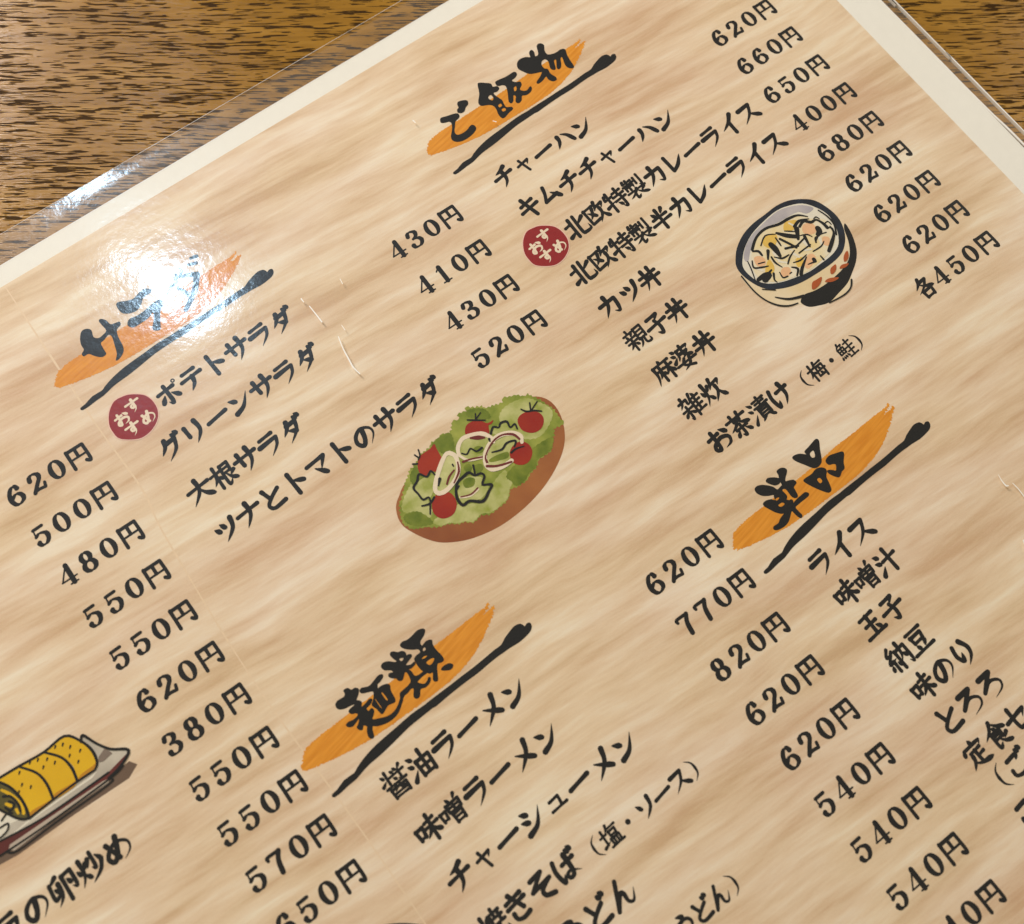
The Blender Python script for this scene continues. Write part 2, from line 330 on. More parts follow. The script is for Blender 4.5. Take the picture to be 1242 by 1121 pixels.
PRICE_GLYPHS = r'''
0|C 50 50 24 39
1|c 53 12 53 90|b 34 27 53 12|b 33 91 73 91
2|c 30 32 34 17 50 10 69 20 69 38 50 60 25 89|e 26 85 48 83 74 87 74 87 79 68|D 32 30 9
3|c 30 26 36 13 50 10 68 20 64 38 44 48|c 44 47 66 54 75 70 64 87 48 91 32 86 28 75|D 32 25 8|D 31 74 9
4|b 62 10 20 68|b 18 69 84 69|c 62 10 62 90|b 46 91 78 91
5|b 33 12 30 48|e 32 15 72 14|c 30 47 48 39 72 50 73 72 58 90 38 90 28 77|D 32 74 9
6|c 70 25 62 11 46 14 30 36 26 62 34 84 50 91 70 82 75 66 66 50 50 46 32 58|D 67 26 9
7|e 25 26 28 14 76 15|c 76 15 58 46 50 90
8|C 50 29 18 20|C 50 69 23 22
円|w 15 12 15 95|w 15 15 86 15 86 15 86 90 70 84|w 50 15 50 53|x 16 55 84 55
'''
PROFILE = {  # brush width along a stroke
    'h': [(0, .92), (.12, .86), (.55, .74), (.86, .92), (1, 1.02)], 'v': [(0, 1.12), (.15, 1.0), (.6, .94), (1, 1.04)],
    'p': [(0, 1.22), (.2, 1.08), (.6, .84), (.85, .46), (1, .08)], 'q': [(0, .95), (.3, .85), (.6, 1.05), (.85, .6), (1, .12)],
    'k': [(0, 1.0), (.25, .94), (.72, 1.02), (.88, .72), (1, .15)], 'n': [(0, .42), (.35, .82), (.72, 1.38), (.86, 1.1), (1, .12)],
    'd': [(0, .3), (.35, .8), (.75, 1.24), (1, 1.05)], 'r': [(0, 1.3), (.3, 1.05), (.7, .6), (1, .1)],
    'u': [(0, 1.0), (.3, .86), (.7, .92), (1, 1.06)], 'a': [(0, .12), (.5, .75), (1, .12)],
    'w': [(0, 1.05), (.5, .95), (1, 1.0)], 'x': [(0, .62), (1, .62)], 'e': [(0, 1.0), (1, 1.0)], 'b': [(0, .5), (1, .5)],
}
def prof(t, u):
    P = PROFILE[t]
    for (a, x), (b, y) in zip(P, P[1:]):
        if u <= b: return x + (y - x) * (u - a) / (b - a)
    return P[-1][1]
def smooth_path(pts):
    segs, cur = [], [pts[0]]
    for p in pts[1:]:
        if p == cur[-1]: segs.append(cur); cur = [p]
        else: cur.append(p)
    segs.append(cur); out = []
    for s_ in segs:
        if len(s_) > 1: out += catmull(s_, sub=6)
    return out
def glyph_table(src, pen):
    tab = {}
    for line in src.strip().split('\n'):
        ch, *st = line.split('|'); polys, holes = [], []
        ns = len(st); kanji = ord(ch) > 0x3400
        w = pen if not kanji else max(9.6, 17 - .42 * max(0, ns - 3))
        if ch in '（）': w = 19
        for q in st:
            t, v = q[0], nums(q[1:])
            if t == 'O': polys.append(disc(v[0], v[1], v[2], 14)); holes.append(disc(v[0], v[1], v[2] * .42, 10)); continue
            if t == 'D': polys.append(disc(v[0], v[1], v[2], 16)); continue
            if t == 'C':    # bold ring with vertical stress
                cx, cy, rx, ry = v
                o = disc(0, 0, 1, 28); pa = [(cx + a * rx, cy + b * ry) for a, b in o]; pa.append(pa[0])
                path = [(x, y, 7.2 + 15.5 * abs(x - cx) / rx) for x, y in pa]; polys += swept(path); continue
            path = smooth_path(list(zip(v[::2], v[1::2])))
            L = [0]
            for a, b in zip(path, path[1:]): L.append(L[-1] + math.hypot(a[0] - b[0], a[1] - b[1]))
            res = []
            for i, (x, y) in enumerate(path):
                u = L[i] / L[-1]
                if t == 'c':
                    a, b = path[max(i - 1, 0)], path[min(i + 1, len(path) - 1)]
                    dx, dy = b[0] - a[0], b[1] - a[1]; d = math.hypot(dx, dy) or 1
                    ww = 7.2 + 14 * abs(dy) / d
                elif t in 'wx': ww = 15 * prof(t, u)
                elif t in 'eb': ww = 14 * prof(t, u)
                else: ww = w * prof(t, u) * (1 + .035 * noise.noise((x * .07, y * .07, ord(ch) * .37)))
                res.append((x, y, ww))
            polys += swept(res)
        tab[ch] = (polys, holes)
    return tab
ITEM_GL = glyph_table(GLYPHS, 18); PRICE_GL = glyph_table(PRICE_GLYPHS, 13)
SMALL = {'ャ': 'ヤ', 'ュ': 'ユ'}
CACHE = {}
def glyph(tab, ch, x, y, em, weight=1.0):
    """triangles of one character centred on x, y"""
    key = (id(tab), ch)
    if key not in CACHE:
        P, H = tab[SMALL.get(ch, ch)]
        CACHE[key] = union(P, H)
    V, F = CACHE[key]
    k, ox, oy = (.70, 0, 6) if ch in SMALL else (1, 0, 0)
    return [(x + ((a - 50) * k + ox) * em / 100, y - ((b - 50) * k + oy) * em / 100) for a, b in V], F
def text_obj(name, glyphs, mat, parent, layer):
    V, F = [], []
    for v, f in glyphs:
        b = len(V); V += v; F += [[i + b for i in q] for q in f]
    F = [f if ccw(f, V) else f[::-1] for f in F]
    return mesh_obj(name, [(x * S, y * S, layer * LAYER * S) for x, y in V], F, mat, parent)

# ------------------------------------------------------------------ artwork, traced in millimetres on the sheet
UNDERLINE = '0.02 0.3 1.29 0.45 3.26 1.08 5.49 1.02 6.45 1.45 8.35 2.11 10.75 2.64 13.32 2.94 16.67 3.15 20.39 3.45 23.04 3.38 25.71 3.31 23.9 3.39 26.92 3.43 29.67 3.43 32.5 3.5 35.29 3.5 38.21 3.64 40.65 3.79 42.31 3.79 43.64 4.4 45.27 4.91 46.57 5.19 47.75 4.93 48.13 4.22 48.17 3.85 48.84 4.15 49.44 3.96 49.34 3.3 48.65 2.7 47.36 2.42 45.4 2.27 43.28 2.48 41.76 2.5 40.53 2.56 38.16 2.48 35.46 2.3 32.96 2.33 30.41 2.3 27.81 2.19 25.16 2.01 24.42 2.14 21.36 2.04 18.8 1.94 16.01 1.55 13.77 1.23 11.34 0.95 9.03 0.81 7.37 0.56 5.26 0.06 3.38 -0.03 1.66 -0.23 0.12 -0.22'
SWASH = '-1.73 8.27 -0.04 10.06 1.78 10.52 4.55 10.74 8.83 10.78 14.21 10.96 19.01 10.95 24.54 11.19 29.79 11.59 35.23 11.6 40.39 11.8 43.9 11.79 45.37 12.18 45.18 11.54 42.9 10.8 43.48 10.66 45.51 11.01 45.95 10.88 44.74 9.84 42.65 8.49 40.29 7.07 37.76 5.88 34.62 4.88 30.51 4.15 25.96 4 21.16 4.06 15.46 4.13 10.45 4.41 5.85 5.09 1.5 6.04 -1.54 6.84 -1.97 7.65'
HEADING_AT = [(-66.02, 62.14), (29.66, 62.22), (-66.37, -32.8), (27.78, -49.14)]
TITLE_SALAD = [
'-58.4 76.07 -57.33 77.4 -56.21 77.38 -55.45 76.47 -55.87 74.85 -55.08 73.98 -53.99 74.09 -52.95 74.55 -53.06 76.14 -53.11 77.39 -52.5 77.55 -51.76 76.59 -51.47 75.3 -50.62 74.98 -49.6 74.68 -49.88 73.85 -51 73.44 -51.61 71.78 -51.89 69.28 -52.63 68.02 -54.08 67.29 -54.75 67.47 -53.83 68.59 -53.22 70.53 -52.7 72.56 -53.08 73.43 -54.42 72.9 -55.33 72.66 -55.52 71 -55.64 69.9 -56.73 69.79 -57.87 70.92 -58.64 72.07 -59.73 72.14 -59.8 72.9 -58.96 73.48 -58.91 74.64',
'-48.24 78.44 -47.38 78.75 -45.96 78.03 -44.37 77.62 -42.42 78.25 -41.16 78.15 -40.2 77.09 -41.01 76.62 -42.63 76.56 -43.77 75.53 -45.27 74.78 -47.11 75.19 -48.27 76.33',
'-48.43 73.4 -47.56 73.99 -45.9 73.71 -43.72 73.85 -41.93 74.21 -40.31 74.27 -39.62 73.47 -40.03 72.53 -41.22 71.86 -42.62 69.53 -43.51 68.05 -44.55 68.49 -44.78 69.26 -43.54 70.79 -42.76 72.36 -44.13 71.83 -46.05 71.69 -47.83 71.76 -48.62 72.63']
TITLE_SALAD_S = [
'-29.53 78.67 0.68 -28.21 78.35 0.88',
'-30.71 77.62 0.66 -29.15 77.01 0.87',
'-33.07 77.44 1.46 -35.77 75.64 1.26 -37.96 74.12 0.47',
'-33.73 76.35 0.86 -30.56 74.7 1.27 -30.75 74.21 1.34 -32.97 71.46 1.32 -36.72 68.81 1.05',
'-35.5 74.33 0.77 -34.24 71.14 1.24']
TITLE_RICE = [
'35.2 75.46 35.75 75.74 36.93 75.35 38.39 74.99 39.37 74.52 39.38 73.84 38.87 73.41 37.81 73.16 36.89 72.14 35.9 70.89 36.08 69.92 37.2 69.57 38.63 69.67 39.77 70.09 40.47 70.04 40.72 69.3 40.36 68.67 39.2 68.15 37.48 67.93 35.9 68.11 34.86 68.69 34.38 69.58 34.79 70.56 35.9 71.72 36.76 73.06 36.62 73.89 35.65 74.24 34.94 74.75',
'40.82 76.54 41.39 76.93 42.49 76.6 43.19 76 42.78 75.15 41.84 74.8 41.1 74.19 40.23 74.14 39.65 74.77 40.02 75.42 40.54 75.61',
'47.78 78.1 48.45 78.2 49.48 77.36 50.36 76.51 50.23 75.57 51.13 75.16 51.22 74.41 50.3 74.03 49.45 74.24 49.3 73.49 49.61 72.41 49.85 71.39 49.63 70.41 49.58 69.32 50.61 68.7 50.51 68.09 49.25 67.86 47.67 67.4 47.06 67.72 47.02 68.87 47.44 70.27 47.4 71.43 46.55 72.31 45.11 73.05 45.13 74.17 46.69 75.91',
'51.5 76.22 52.45 76.29 54.25 76 55.49 75.99 56.74 75.97 56.96 75.24 56.16 74.65 54.85 74.43 55.39 73.47 56.3 73 56.03 72.15 55 71.45 55.32 70.65 56.22 70.18 57.4 70.61 57.5 70.08 56.66 69.42 55.33 69.33 54.4 69.76 53.53 68.79 52.55 68.62 52.34 69.34 53.23 70.42 52.81 71 51.98 69.88 51.24 69.55 51.03 70.27 52.1 72.07 52.88 73.81 52.5 74.65 51.37 75.16',
'58.61 77.26 59.71 77.93 61.31 77.69 62.31 76.98 62.79 78.1 63.67 78.47 63.83 77.66 63.35 76.54 64.39 76.56 65.41 78.6 66.44 78.75 66.89 77.85 66.12 76.63 66.07 75.2 67.86 74.52 69.45 74.57 70.29 73.98 69.75 72.6 69.4 70.8 69.2 69.2 68.69 68.86 67.91 69.53 67.82 70.75 68.48 72.62 67.93 72.72 66.77 70.91 65.85 70.52 65.74 71.18 66.88 72.88 66.23 73.04 65.27 71.1 64.58 71.19 64.42 71.99 65.09 73.56 64.85 74.6 63.84 74.61 63.12 73.78 63.11 72.63 63.64 71.97 63.42 70.67 63.85 69.21 63.59 68.53 62.7 68.7 62.15 69.66 62.17 70.69 60.79 70.22 59.49 70.17 59.51 70.73 60.86 71.32 62.11 72.17 60.91 72.74 59.44 73.48 58.54 74.99 58.13 76.14']
TITLE_RICE_H = [
'47.64 73.81 48.57 74.12 48.63 73.11 47.95 72.73',
'48.37 70.85 49.1 70.9 49.03 70.27 48.27 70.24',
'48.37 69.5 49.14 69.4 49.1 68.81 48.33 68.84',
'54.08 72.5 54.75 72.6 54.44 71.84 53.72 71.61']
TITLE_NOODLE = [
'-40.07 -17.09 -39.37 -16.9 -38.42 -17.16 -37.21 -17.06 -35.78 -16.83 -34.73 -17.16 -34.59 -17.7 -35.43 -18.37 -36.43 -18.77 -36.8 -19.22 -36.74 -19.82 -35.56 -19.56 -34.58 -19.99 -34.94 -20.78 -34.99 -22.17 -34.77 -23.46 -34.86 -24.52 -35.59 -24.63 -36.28 -24.41 -36.97 -25.17 -37.99 -26.94 -38.43 -27.03 -38.76 -26.51 -37.95 -25.28 -38.58 -25.05 -39.04 -24.43 -39.51 -23.57 -39.61 -22.1 -39.46 -21.08 -38.79 -20.73 -37.74 -20.65 -37.71 -19.88 -38.72 -19.22 -39.75 -18.26 -40.14 -17.61',
'-45.41 -18.25 -44.77 -18.01 -43.78 -18.4 -42.94 -19.22 -42.44 -19.31 -42.65 -18.59 -42.82 -17.62 -42.4 -17.22 -41.87 -17.46 -41.29 -18.04 -40.6 -18.26 -40.17 -18.86 -40.37 -19.56 -40.75 -19.7 -39.96 -19.58 -39.47 -19.89 -39.6 -20.27 -40.68 -20.61 -41.5 -20.98 -40.6 -21.51 -39.84 -21.42 -39.89 -21.89 -40.99 -22.06 -41.67 -21.84 -41.76 -22.76 -42.3 -21.94 -42.98 -22.42 -43.66 -22.89 -44.28 -22.57 -44.4 -21.93 -45.02 -21.42 -45.37 -20.79 -45 -20.37 -44.22 -20.66 -44.34 -20.02 -45.26 -19.34 -45.53 -18.72',
'-41.92 -21.38 -41.31 -22.53 -41.27 -23.68 -40.4 -24.04 -39.27 -24.03 -38.65 -24.35 -39 -24.65 -39.97 -24.63 -40.92 -24.78 -41.52 -25.03 -40.69 -26.06 -39.75 -25.92 -39.28 -25.57 -38.96 -25.8 -39.57 -26.47 -40.74 -26.72 -41.79 -26.42 -42.62 -27.41 -43.36 -27.47 -43.61 -26.82 -42.78 -25.63 -43.21 -25.26 -44.24 -25.53 -45.41 -25.41 -45.46 -24.76 -44.57 -24.59 -43.38 -24.49 -42.41 -24.1 -42.11 -23.06',
'-56.69 -19.1 -55.89 -18.72 -54.61 -18.84 -54.05 -18.42 -53.96 -17.8 -53.12 -17.86 -52.67 -18.61 -51.89 -18.69 -51.5 -19.34 -52.16 -20.1 -52.99 -20.73 -52.59 -21.16 -52.41 -21.7 -52.95 -22.41 -52.05 -22.38 -50.91 -22.12 -50.45 -22.46 -51.23 -22.99 -52.3 -23.16 -52.25 -23.89 -51.48 -23.77 -51.36 -24.41 -51.89 -24.98 -52.53 -25.6 -51.16 -26.33 -49.64 -26.91 -48.22 -26.86 -47.04 -26.36 -45.92 -25.54 -45.22 -24.94 -45.26 -25.6 -46.36 -26.58 -47.86 -27.54 -49.46 -27.86 -50.99 -27.69 -52.52 -27.11 -53.16 -26.63 -53.64 -27.23 -54.08 -28.39 -54.65 -28.43 -54.9 -27.79 -54.56 -26.82 -54.05 -26.06 -54.55 -25.47 -55.11 -26.01 -55.56 -25.75 -55.74 -25.08 -55.1 -24.65 -54.45 -23.9 -55.64 -24.25 -56.4 -24.37 -57.06 -23.93 -57.13 -23.42 -56.37 -23.3 -55.55 -23.5 -54.33 -23.31 -54.35 -22.74 -55.17 -22.33 -55.32 -21.62 -54.53 -21.38 -53.67 -21.33 -54.13 -20.99 -55.82 -20.65 -56.75 -20.01',
'-51.44 -19.66 -50.79 -19.5 -49.62 -20.03 -48.38 -19.83 -47.01 -19.45 -46.21 -19.7 -46.4 -20.18 -47.37 -20.58 -47.99 -20.68 -48.44 -21.46 -47.78 -21.39 -46.6 -21.7 -46.18 -22.29 -46.59 -23.1 -46.73 -24.1 -46.87 -25.11 -47.31 -25.47 -48.45 -25.18 -49.13 -25.37 -50.15 -25.85 -50.55 -25.64 -50.72 -24.47 -51.08 -23.38 -50.39 -22.78 -49.67 -21.93 -49.48 -21.24 -50.62 -20.68 -51.42 -20.23',
'-36.36 -25.84 -35.68 -25.55 -34.52 -25.71 -34.01 -26.28 -34.22 -26.69 -34.89 -26.84 -35.73 -26.42',
'-45.41 -24.8 -44.67 -25.35 -45.55 -25.81 -46.08 -25.97']
TITLE_NOODLE_H = [
'-37 -20.4 -36.56 -20.33 -36.54 -20.79 -37.13 -20.82',
'-38.25 -21.86 -37.63 -21.69 -37.07 -21.94 -37.56 -22.08',
'-37.94 -22.94 -36.89 -22.86 -36.23 -23.17 -36.8 -23.66 -37.66 -23.76',
'-41.81 -19.21 -41.05 -19.57 -41.71 -19.87',
'-49.99 -22.75 -49.89 -23.1 -49.85 -24.89 -49.99 -24.46',
'-48.35 -22.63 -48.09 -22.65 -48.03 -24.25 -48.3 -24.16']
TITLE_SINGLE = ['48.31 -34.1 48.95 -33.92 50.15 -34.32 51.24 -35.3 51.31 -34.55 52.59 -34.31 54.37 -33.96 55.14 -33.91 55.34 -34.52 54.28 -36.01 53.07 -37.93 52.3 -38.54 51.2 -38.67 50.39 -38.22 49.5 -36.74 48.52 -35.09',
'47 -39.17 47.72 -39.05 49.32 -39.15 50.54 -38.88 51.57 -39.08 52.36 -39.84 52.21 -40.56 51.38 -41.34 50.92 -42.85 50.4 -44.09 49.68 -44.25 49.14 -43.76 48.43 -42.65 47.6 -41.12 47.06 -39.81',
'53.61 -38.7 54.91 -38.34 56.48 -38.78 57.77 -39.25 57.69 -39.9 56.47 -41.1 55.76 -42.22 54.79 -42.44 53.68 -43.02 52.99 -42.43 52.36 -41.22 52.48 -40.53 53.3 -40.98 53.96 -41.61 54.84 -40.62 54.43 -40.09 53.59 -39.71',
'37.42 -34.61 38.09 -34.33 39.05 -34.63 40.05 -35.45 40.88 -36.48 41.19 -37.4 42.08 -37.35 42.7 -37.21 42.84 -36.62 43.15 -35.78 43.53 -35.11 43.66 -34.38 44.41 -34.22 45.26 -34.53 45.64 -35.23 45.13 -35.81 44.45 -36.26 43.72 -37.02 44.52 -37.37 45.34 -37.85 45.48 -38.53 45.01 -38.78 44.34 -39 44.14 -39.79 43.89 -40.78 43.51 -41.08 42.92 -40.77 42.71 -40.03 42.77 -39.26 42.74 -38.3 42.29 -37.97 41.89 -38.15 41.97 -38.91 41.91 -39.68 41.4 -40.13 41.73 -40.6 42.23 -40.73 42.28 -41.23 41.83 -41.61 42.99 -41.4 44.3 -41.31 45.54 -41.28 46.02 -41.86 45.57 -42.24 44.19 -42.28 42.67 -42.33 41.79 -42.5 41.77 -43.65 41.86 -44.52 41.42 -44.89 41.03 -44.49 40.86 -43.56 40.7 -42.63 39.98 -43.04 38.83 -43.81 37.7 -44.13 36.53 -44.08 35.55 -43.82 35.15 -43.3 35.59 -42.93 36.75 -42.98 37.66 -42.49 39.26 -42.05 38.69 -41.86 37.83 -40.89 37.21 -39.63 36.75 -38.47 36.93 -37.91 37.78 -37.83 38.86 -38.27 39.33 -38.85 39.68 -38.17 39.91 -37.76 38.96 -37.3 37.91 -36.54 37.32 -35.52',
'40.52 -34.57 41.22 -34.37 42.22 -34.92 43.03 -35.69 43.02 -36.27 42.36 -36.61 41.46 -36.38 40.87 -35.64 40.53 -35.04']
TITLE_SINGLE_H = ['51.88 -35.57 52.97 -35.44 52.42 -36.62 51.74 -36.5',
'49.42 -40.7 50.11 -40.74 50.11 -41.57 49.43 -41.68',
'40.33 -38.77 39.51 -38.7 39.61 -39.1 40.29 -39.04',
'39.26 -40.01 40.22 -40.08 40.46 -40.6 39.69 -40.7 39.25 -40.42']
STAMP = [
'31.64 38.65 32.8 39.99 34.31 40.9 35.93 40.83 37.45 40.4 39.12 39.28 40.14 38.19 40.69 36.7 40.76 35.01 40.47 33.76 39.64 32.37 38.3 31.35 36.66 30.73 34.77 30.66 33.16 31.38 31.47 32.66 30.77 33.71 30.62 35.06 30.74 36.77']
STAMP_AT = [(35.67, 35.6), (-58.23, 54.39)]
STAMP_CH = [('お', -2.08, 1.0), ('す', 1.27, 2.22), ('す', -1.25, -2.19), ('め', 2.48, -1.8)]
ITEMS = [
('チャーハン', 38.4, 55.11, 5.61),
('キムチチャーハン', 38.4, 45.54, 5.61),
('北欧特製カレーライス', 44.21, 35.51, 5.61),
('北欧特製半カレーライス', 38.4, 25.88, 5.61),
('カツ丼', 38.4, 16.07, 5.61),
('親子丼', 38.4, 6.54, 5.61),
('麻婆丼', 38.4, -2.94, 5.61),
('雑炊', 38.4, -12.62, 5.61),
('お茶漬け', 38.4, -21.79, 5.61),
('（梅・鮭）', 61.26, -22.42, 4.2),
('ポテトサラダ', -49.5, 54.64, 5.61),
('グリーンサラダ', -55.4, 44.22, 5.61),
('大根サラダ', -55.4, 32.77, 5.61),
('ツナとトマトのサラダ', -55.4, 22.79, 5.61),
('醤油ラーメン', -55.4, -37.73, 5.61),
('味噌ラーメン', -55.4, -48.3, 5.61),
('チャーシューメン', -55.4, -58.56, 5.61),
('焼きそば', -55.4, -69.0, 5.61),
('（塩・ソース）', -32.63, -69.8, 4.2),
('焼きうどん', -55.4, -78.9, 5.61),
('うどん）', -26.91, -90.11, 4.2),
('ライス', 38.4, -54.27, 5.61),
('味噌汁', 38.4, -62.03, 5.61),
('玉子', 38.4, -69.84, 5.61),
('納豆', 38.4, -77.84, 5.61),
('味のり', 38.4, -85.07, 5.61),
('とろろ', 38.4, -92.83, 5.61),
('定食セ', 38.4, -100.55, 5.61),
('（ご', 38.4, -106.76, 5.0),
('ラの卵炒め', -126.06, -16.66, 5.61),
('こ', 38.87, -114.33, 5.6)]
PRICES = [
('620', -71.62, 53.77), ('500', -71.53, 43.55), ('480', -71.3, 33.39), ('550', -71.3, 23.39), ('550', -71.24, 13.33), ('620', -71.3, 3.31), ('380', -71.35, -6.6), ('550', -71.51, -16.58), ('550', -71.46, -26.53), ('570', -71.49, -36.39), ('650', -71.48, -46.32), ('430', 22.64, 54.02), ('410', 22.72, 43.46), ('430', 22.71, 33.01), ('520', 22.62, 22.65), ('620', 22.55, -37.5), ('770', 22.59, -47.68), ('820', 22.48, -58.53), ('620', 22.5, -69.01), ('620', 22.58, -79.49), ('540', 22.51, -89.87), ('540', 22.71, -100.16), ('540', 22.64, -110.43), ('540', 22.57, -120.8), ('620', 116.83, 55.29), ('660', 116.79, 45.75), ('650', 116.86, 36.03), ('400', 117.03, 26.46), ('680', 116.97, 16.95), ('620', 117.01, 7.22), ('620', 117.08, -2.38), ('620', 117.17, -11.97), ('各450', 117.32, -21.7)]
PITCH = (4.701, 4.965)
PLATE = [
'-25.13 6.07 -24.23 7.08 -23.07 7.89 -21.26 9.08 -18.77 9.78 -13.94 10.92 -4.53 12.67 3.39 12.15 8.65 10.75 12.04 9.05 13.6 7.74 14.48 6.09 14.72 4.16 14.36 2.01 13.41 -0.35 12.06 -2.41 10.31 -4.15 8.17 -5.59 5.43 -6.99 1.97 -8.27 -1.98 -9.15 -5.97 -9.56 -10 -9.51 -13.6 -8.92 -16.9 -7.94 -19.85 -6.48 -22.2 -4.76 -24.04 -2.32 -25.38 0.29 -26.03 2.2 -25.92 4.18']
LETTUCE = [
'-24.96 0.6 -25.84 2.47 -25.23 4.49 -24.03 6.51 -22.03 7.97 -20.28 9.62 -18.58 10.91 -16.54 11.54 -14.42 12.55 -12.28 12.7 -11.04 13.3 -9.46 13.23 -8.32 13.69 -7.44 12.62 -6.06 13.13 -5.04 14.55 -3.51 14.1 -3.06 15.3 -1.39 14.74 -0.63 15.51 0.76 14.27 2.06 13.77 2.3 12.94 4.36 12.33 6.04 11.77 6.81 12.53 8.53 11.72 9.57 11.42 10.45 10.33 11.6 10.17 12.13 8.9 13.05 7.57 13.67 5.58 14.12 3.93 13.87 1.92 14.05 0.49 13.08 0.32 11.43 0.65 10.71 -0.57 9.46 -1.38 8.41 -2.77 6.36 -2.99 4.77 -2.9 3.57 -3.94 1.67 -4.26 -0.15 -5.04 -2.47 -4.83 -3.84 -4.46 -4.97 -5.72 -6.8 -6.26 -8.46 -6.3 -10.47 -6.28 -11.79 -5.32 -14.09 -5.7 -15.3 -4.61 -16.91 -4.05 -18.13 -2.95 -19.83 -2.53 -21.4 -1.38 -23.07 -0.37']
PALE_LEAF = [
'-2.35 -0.49 -2.79 -2.49 -2.63 -3.66 -3.89 -4.42 -5.11 -5.63 -7.07 -6.07 -8.59 -6.2 -10.27 -6.01 -11.69 -5.18 -13.99 -5.57 -15.21 -4.47 -16.81 -3.91 -18.03 -2.82 -19.69 -2.35 -20.47 -0.63 -14.85 -0.6 -10.22 -3.15 -6.63 -1.58',
'-20.85 7.94 -18.75 8.08 -19.2 1.74 -21.33 0.41 -23.39 3.15 -24.2 5.4',
'5.58 10.57 10.13 9.9 12.45 7.34 13.42 3.57 8.54 1.01 4.87 2.82 3.15 8.4']
DARK_LEAF = [
'-2.45 -1.47 4.29 -0.2 10.1 -0.55 8.38 -2.53 6.27 -2.84 4.55 -2.74 3.43 -3.84 1.4 -4.06 -0.19 -4.81 -2.32 -4.64 -2.56 -3.29',
'-11.34 12.88 -8.39 13.31 -6.7 12.51 -7.98 9.57 -10.12 9.42 -11.07 10.96',
'-0.64 14.63 2.19 12.8 2.14 10.44 0.3 11.34 -1.74 13.68',
'-25.12 2.36 -24.44 3.92 -21.69 2.74 -20.66 -0.9 -23.44 0.23',
'-19.03 9.97 -16.6 11.16 -17.44 8.81 -19.4 7.72']
TOMATO = [
'6.19 6.41 7.25 7.16 8.7 7.12 10.07 6.43 11.09 5.25 11.14 3.91 10.29 2.78 9.01 2.19 7.5 2.42 6.34 3.39 5.81 4.65',
'-3.91 11.35 -2.87 12.11 -1.31 11.98 0.05 10.99 0.87 9.83 2.23 9.71 1.44 9.2 0.69 9.31 -0.2 7.8 -1.56 8.78 -3.28 9.82 -4.33 10.36',
'-16.33 10.96 -15.08 12.18 -13.31 12.38 -12.11 12.36 -10.84 12.72 -11.04 11.58 -11.26 9.83 -11.49 8.93 -13.91 7.51 -14.79 8.57 -16.37 8.04 -16.91 9.27',
'0.48 1.5 1.73 2.52 3.16 2.77 4.31 2.36 5.09 1.15 4.93 -0.45 3.86 -1.6 2.47 -2.08 1.13 -1.66 0.18 -0.42',
'-18.91 2.15 -17.44 3.37 -15.93 3.52 -14.51 2.69 -14.04 1.1 -14.56 -0.6 -16.08 -1.77 -17.68 -1.76 -18.94 -1 -19.47 0.5']
RING_FILL = [
'-7.98 7.86 -6.97 9.27 -5.25 9.95 -2.85 9.28 -0.45 6.89 -2.73 4.9 -4.62 4.57 -6.97 5.85',
'-3.13 4.34 -0.63 5.52 2.47 5.21 4.53 3.49 1.03 0.46 -2.14 0.64 -4.49 1.92',
'-9.69 8.89 -9.31 7.13 -10.97 4.53 -14.12 3.24 -16 3.99 -14.77 6.02 -11.86 8.13',
'-18.48 7.89 -16.1 7.84 -14.91 6.97 -16.8 4.57 -18.56 3.77 -19.5 5.29',
'-12.62 1.94 -10.17 3.1 -8.1 2.01 -6.97 0.77 -8.23 -0.42 -6.9 -1.39 -9.82 -2.6 -12.04 -1.19 -13.49 -0.96',
'0.34 7.4 1.33 8.2 4.13 7.47 5 5.53 2.57 5.35']
GREEN_BIT = [
'-4.79 7.04 -3.69 6.97 -2.99 5.95 -3.87 5.31 -4.99 6.03',
'-3.58 3.17 -1.62 3.03 0.54 2.31 -0.04 1.24 -2.07 1.86 -3.61 2.56',
'-8.77 5.04 -7.53 5.07 -7.44 4.07 -8.3 3.43 -9.01 4.15',
'-6.7 3.95 -5.43 3.45 -5.76 2.42 -7.17 2.18 -7.3 3.12',
'-10.7 2.64 -9.27 2.65 -8.4 1.6 -9.56 0.55 -11.09 1.25']
RING = [
'-8.08 7.72 0.67 -7.33 9.1 0.75 -5.52 10.15 0.76 -3.39 9.68 0.83 -1.33 8.53 0.83 -0.37 6.71 0.68 -0.52 5.66 0.48',
'-8 7.37 0.54 -7.13 5.63 0.48 -4.62 4.57 0.62',
'-3.25 4.86 0.81 -1.06 6.05 0.82 1.49 6.14 0.9 3.63 5.1 0.97 4.77 3.53 0.88 4.21 2.22 0.62',
'0.09 0.29 0.8 -2.34 0.36 0.81 -4.39 1.21 0.8 -4.67 2.91 0.81 -3.57 4.65 0.74',
'-9.43 9.26 0.81 -8.81 7.95 0.81 -9.66 5.68 0.8 -11.45 4.03 0.81 -14.21 3.11 0.8 -16.03 3.38 0.85 -16.38 4.48 0.8 -14.95 6.16 0.8 -12.46 8.14 0.81 -10.36 9.38 0.74 -9.43 9.26 0.81',
'-13.07 0.18 0.46 -11.28 -0.7 0.47 -9.16 -0.58 0.46']
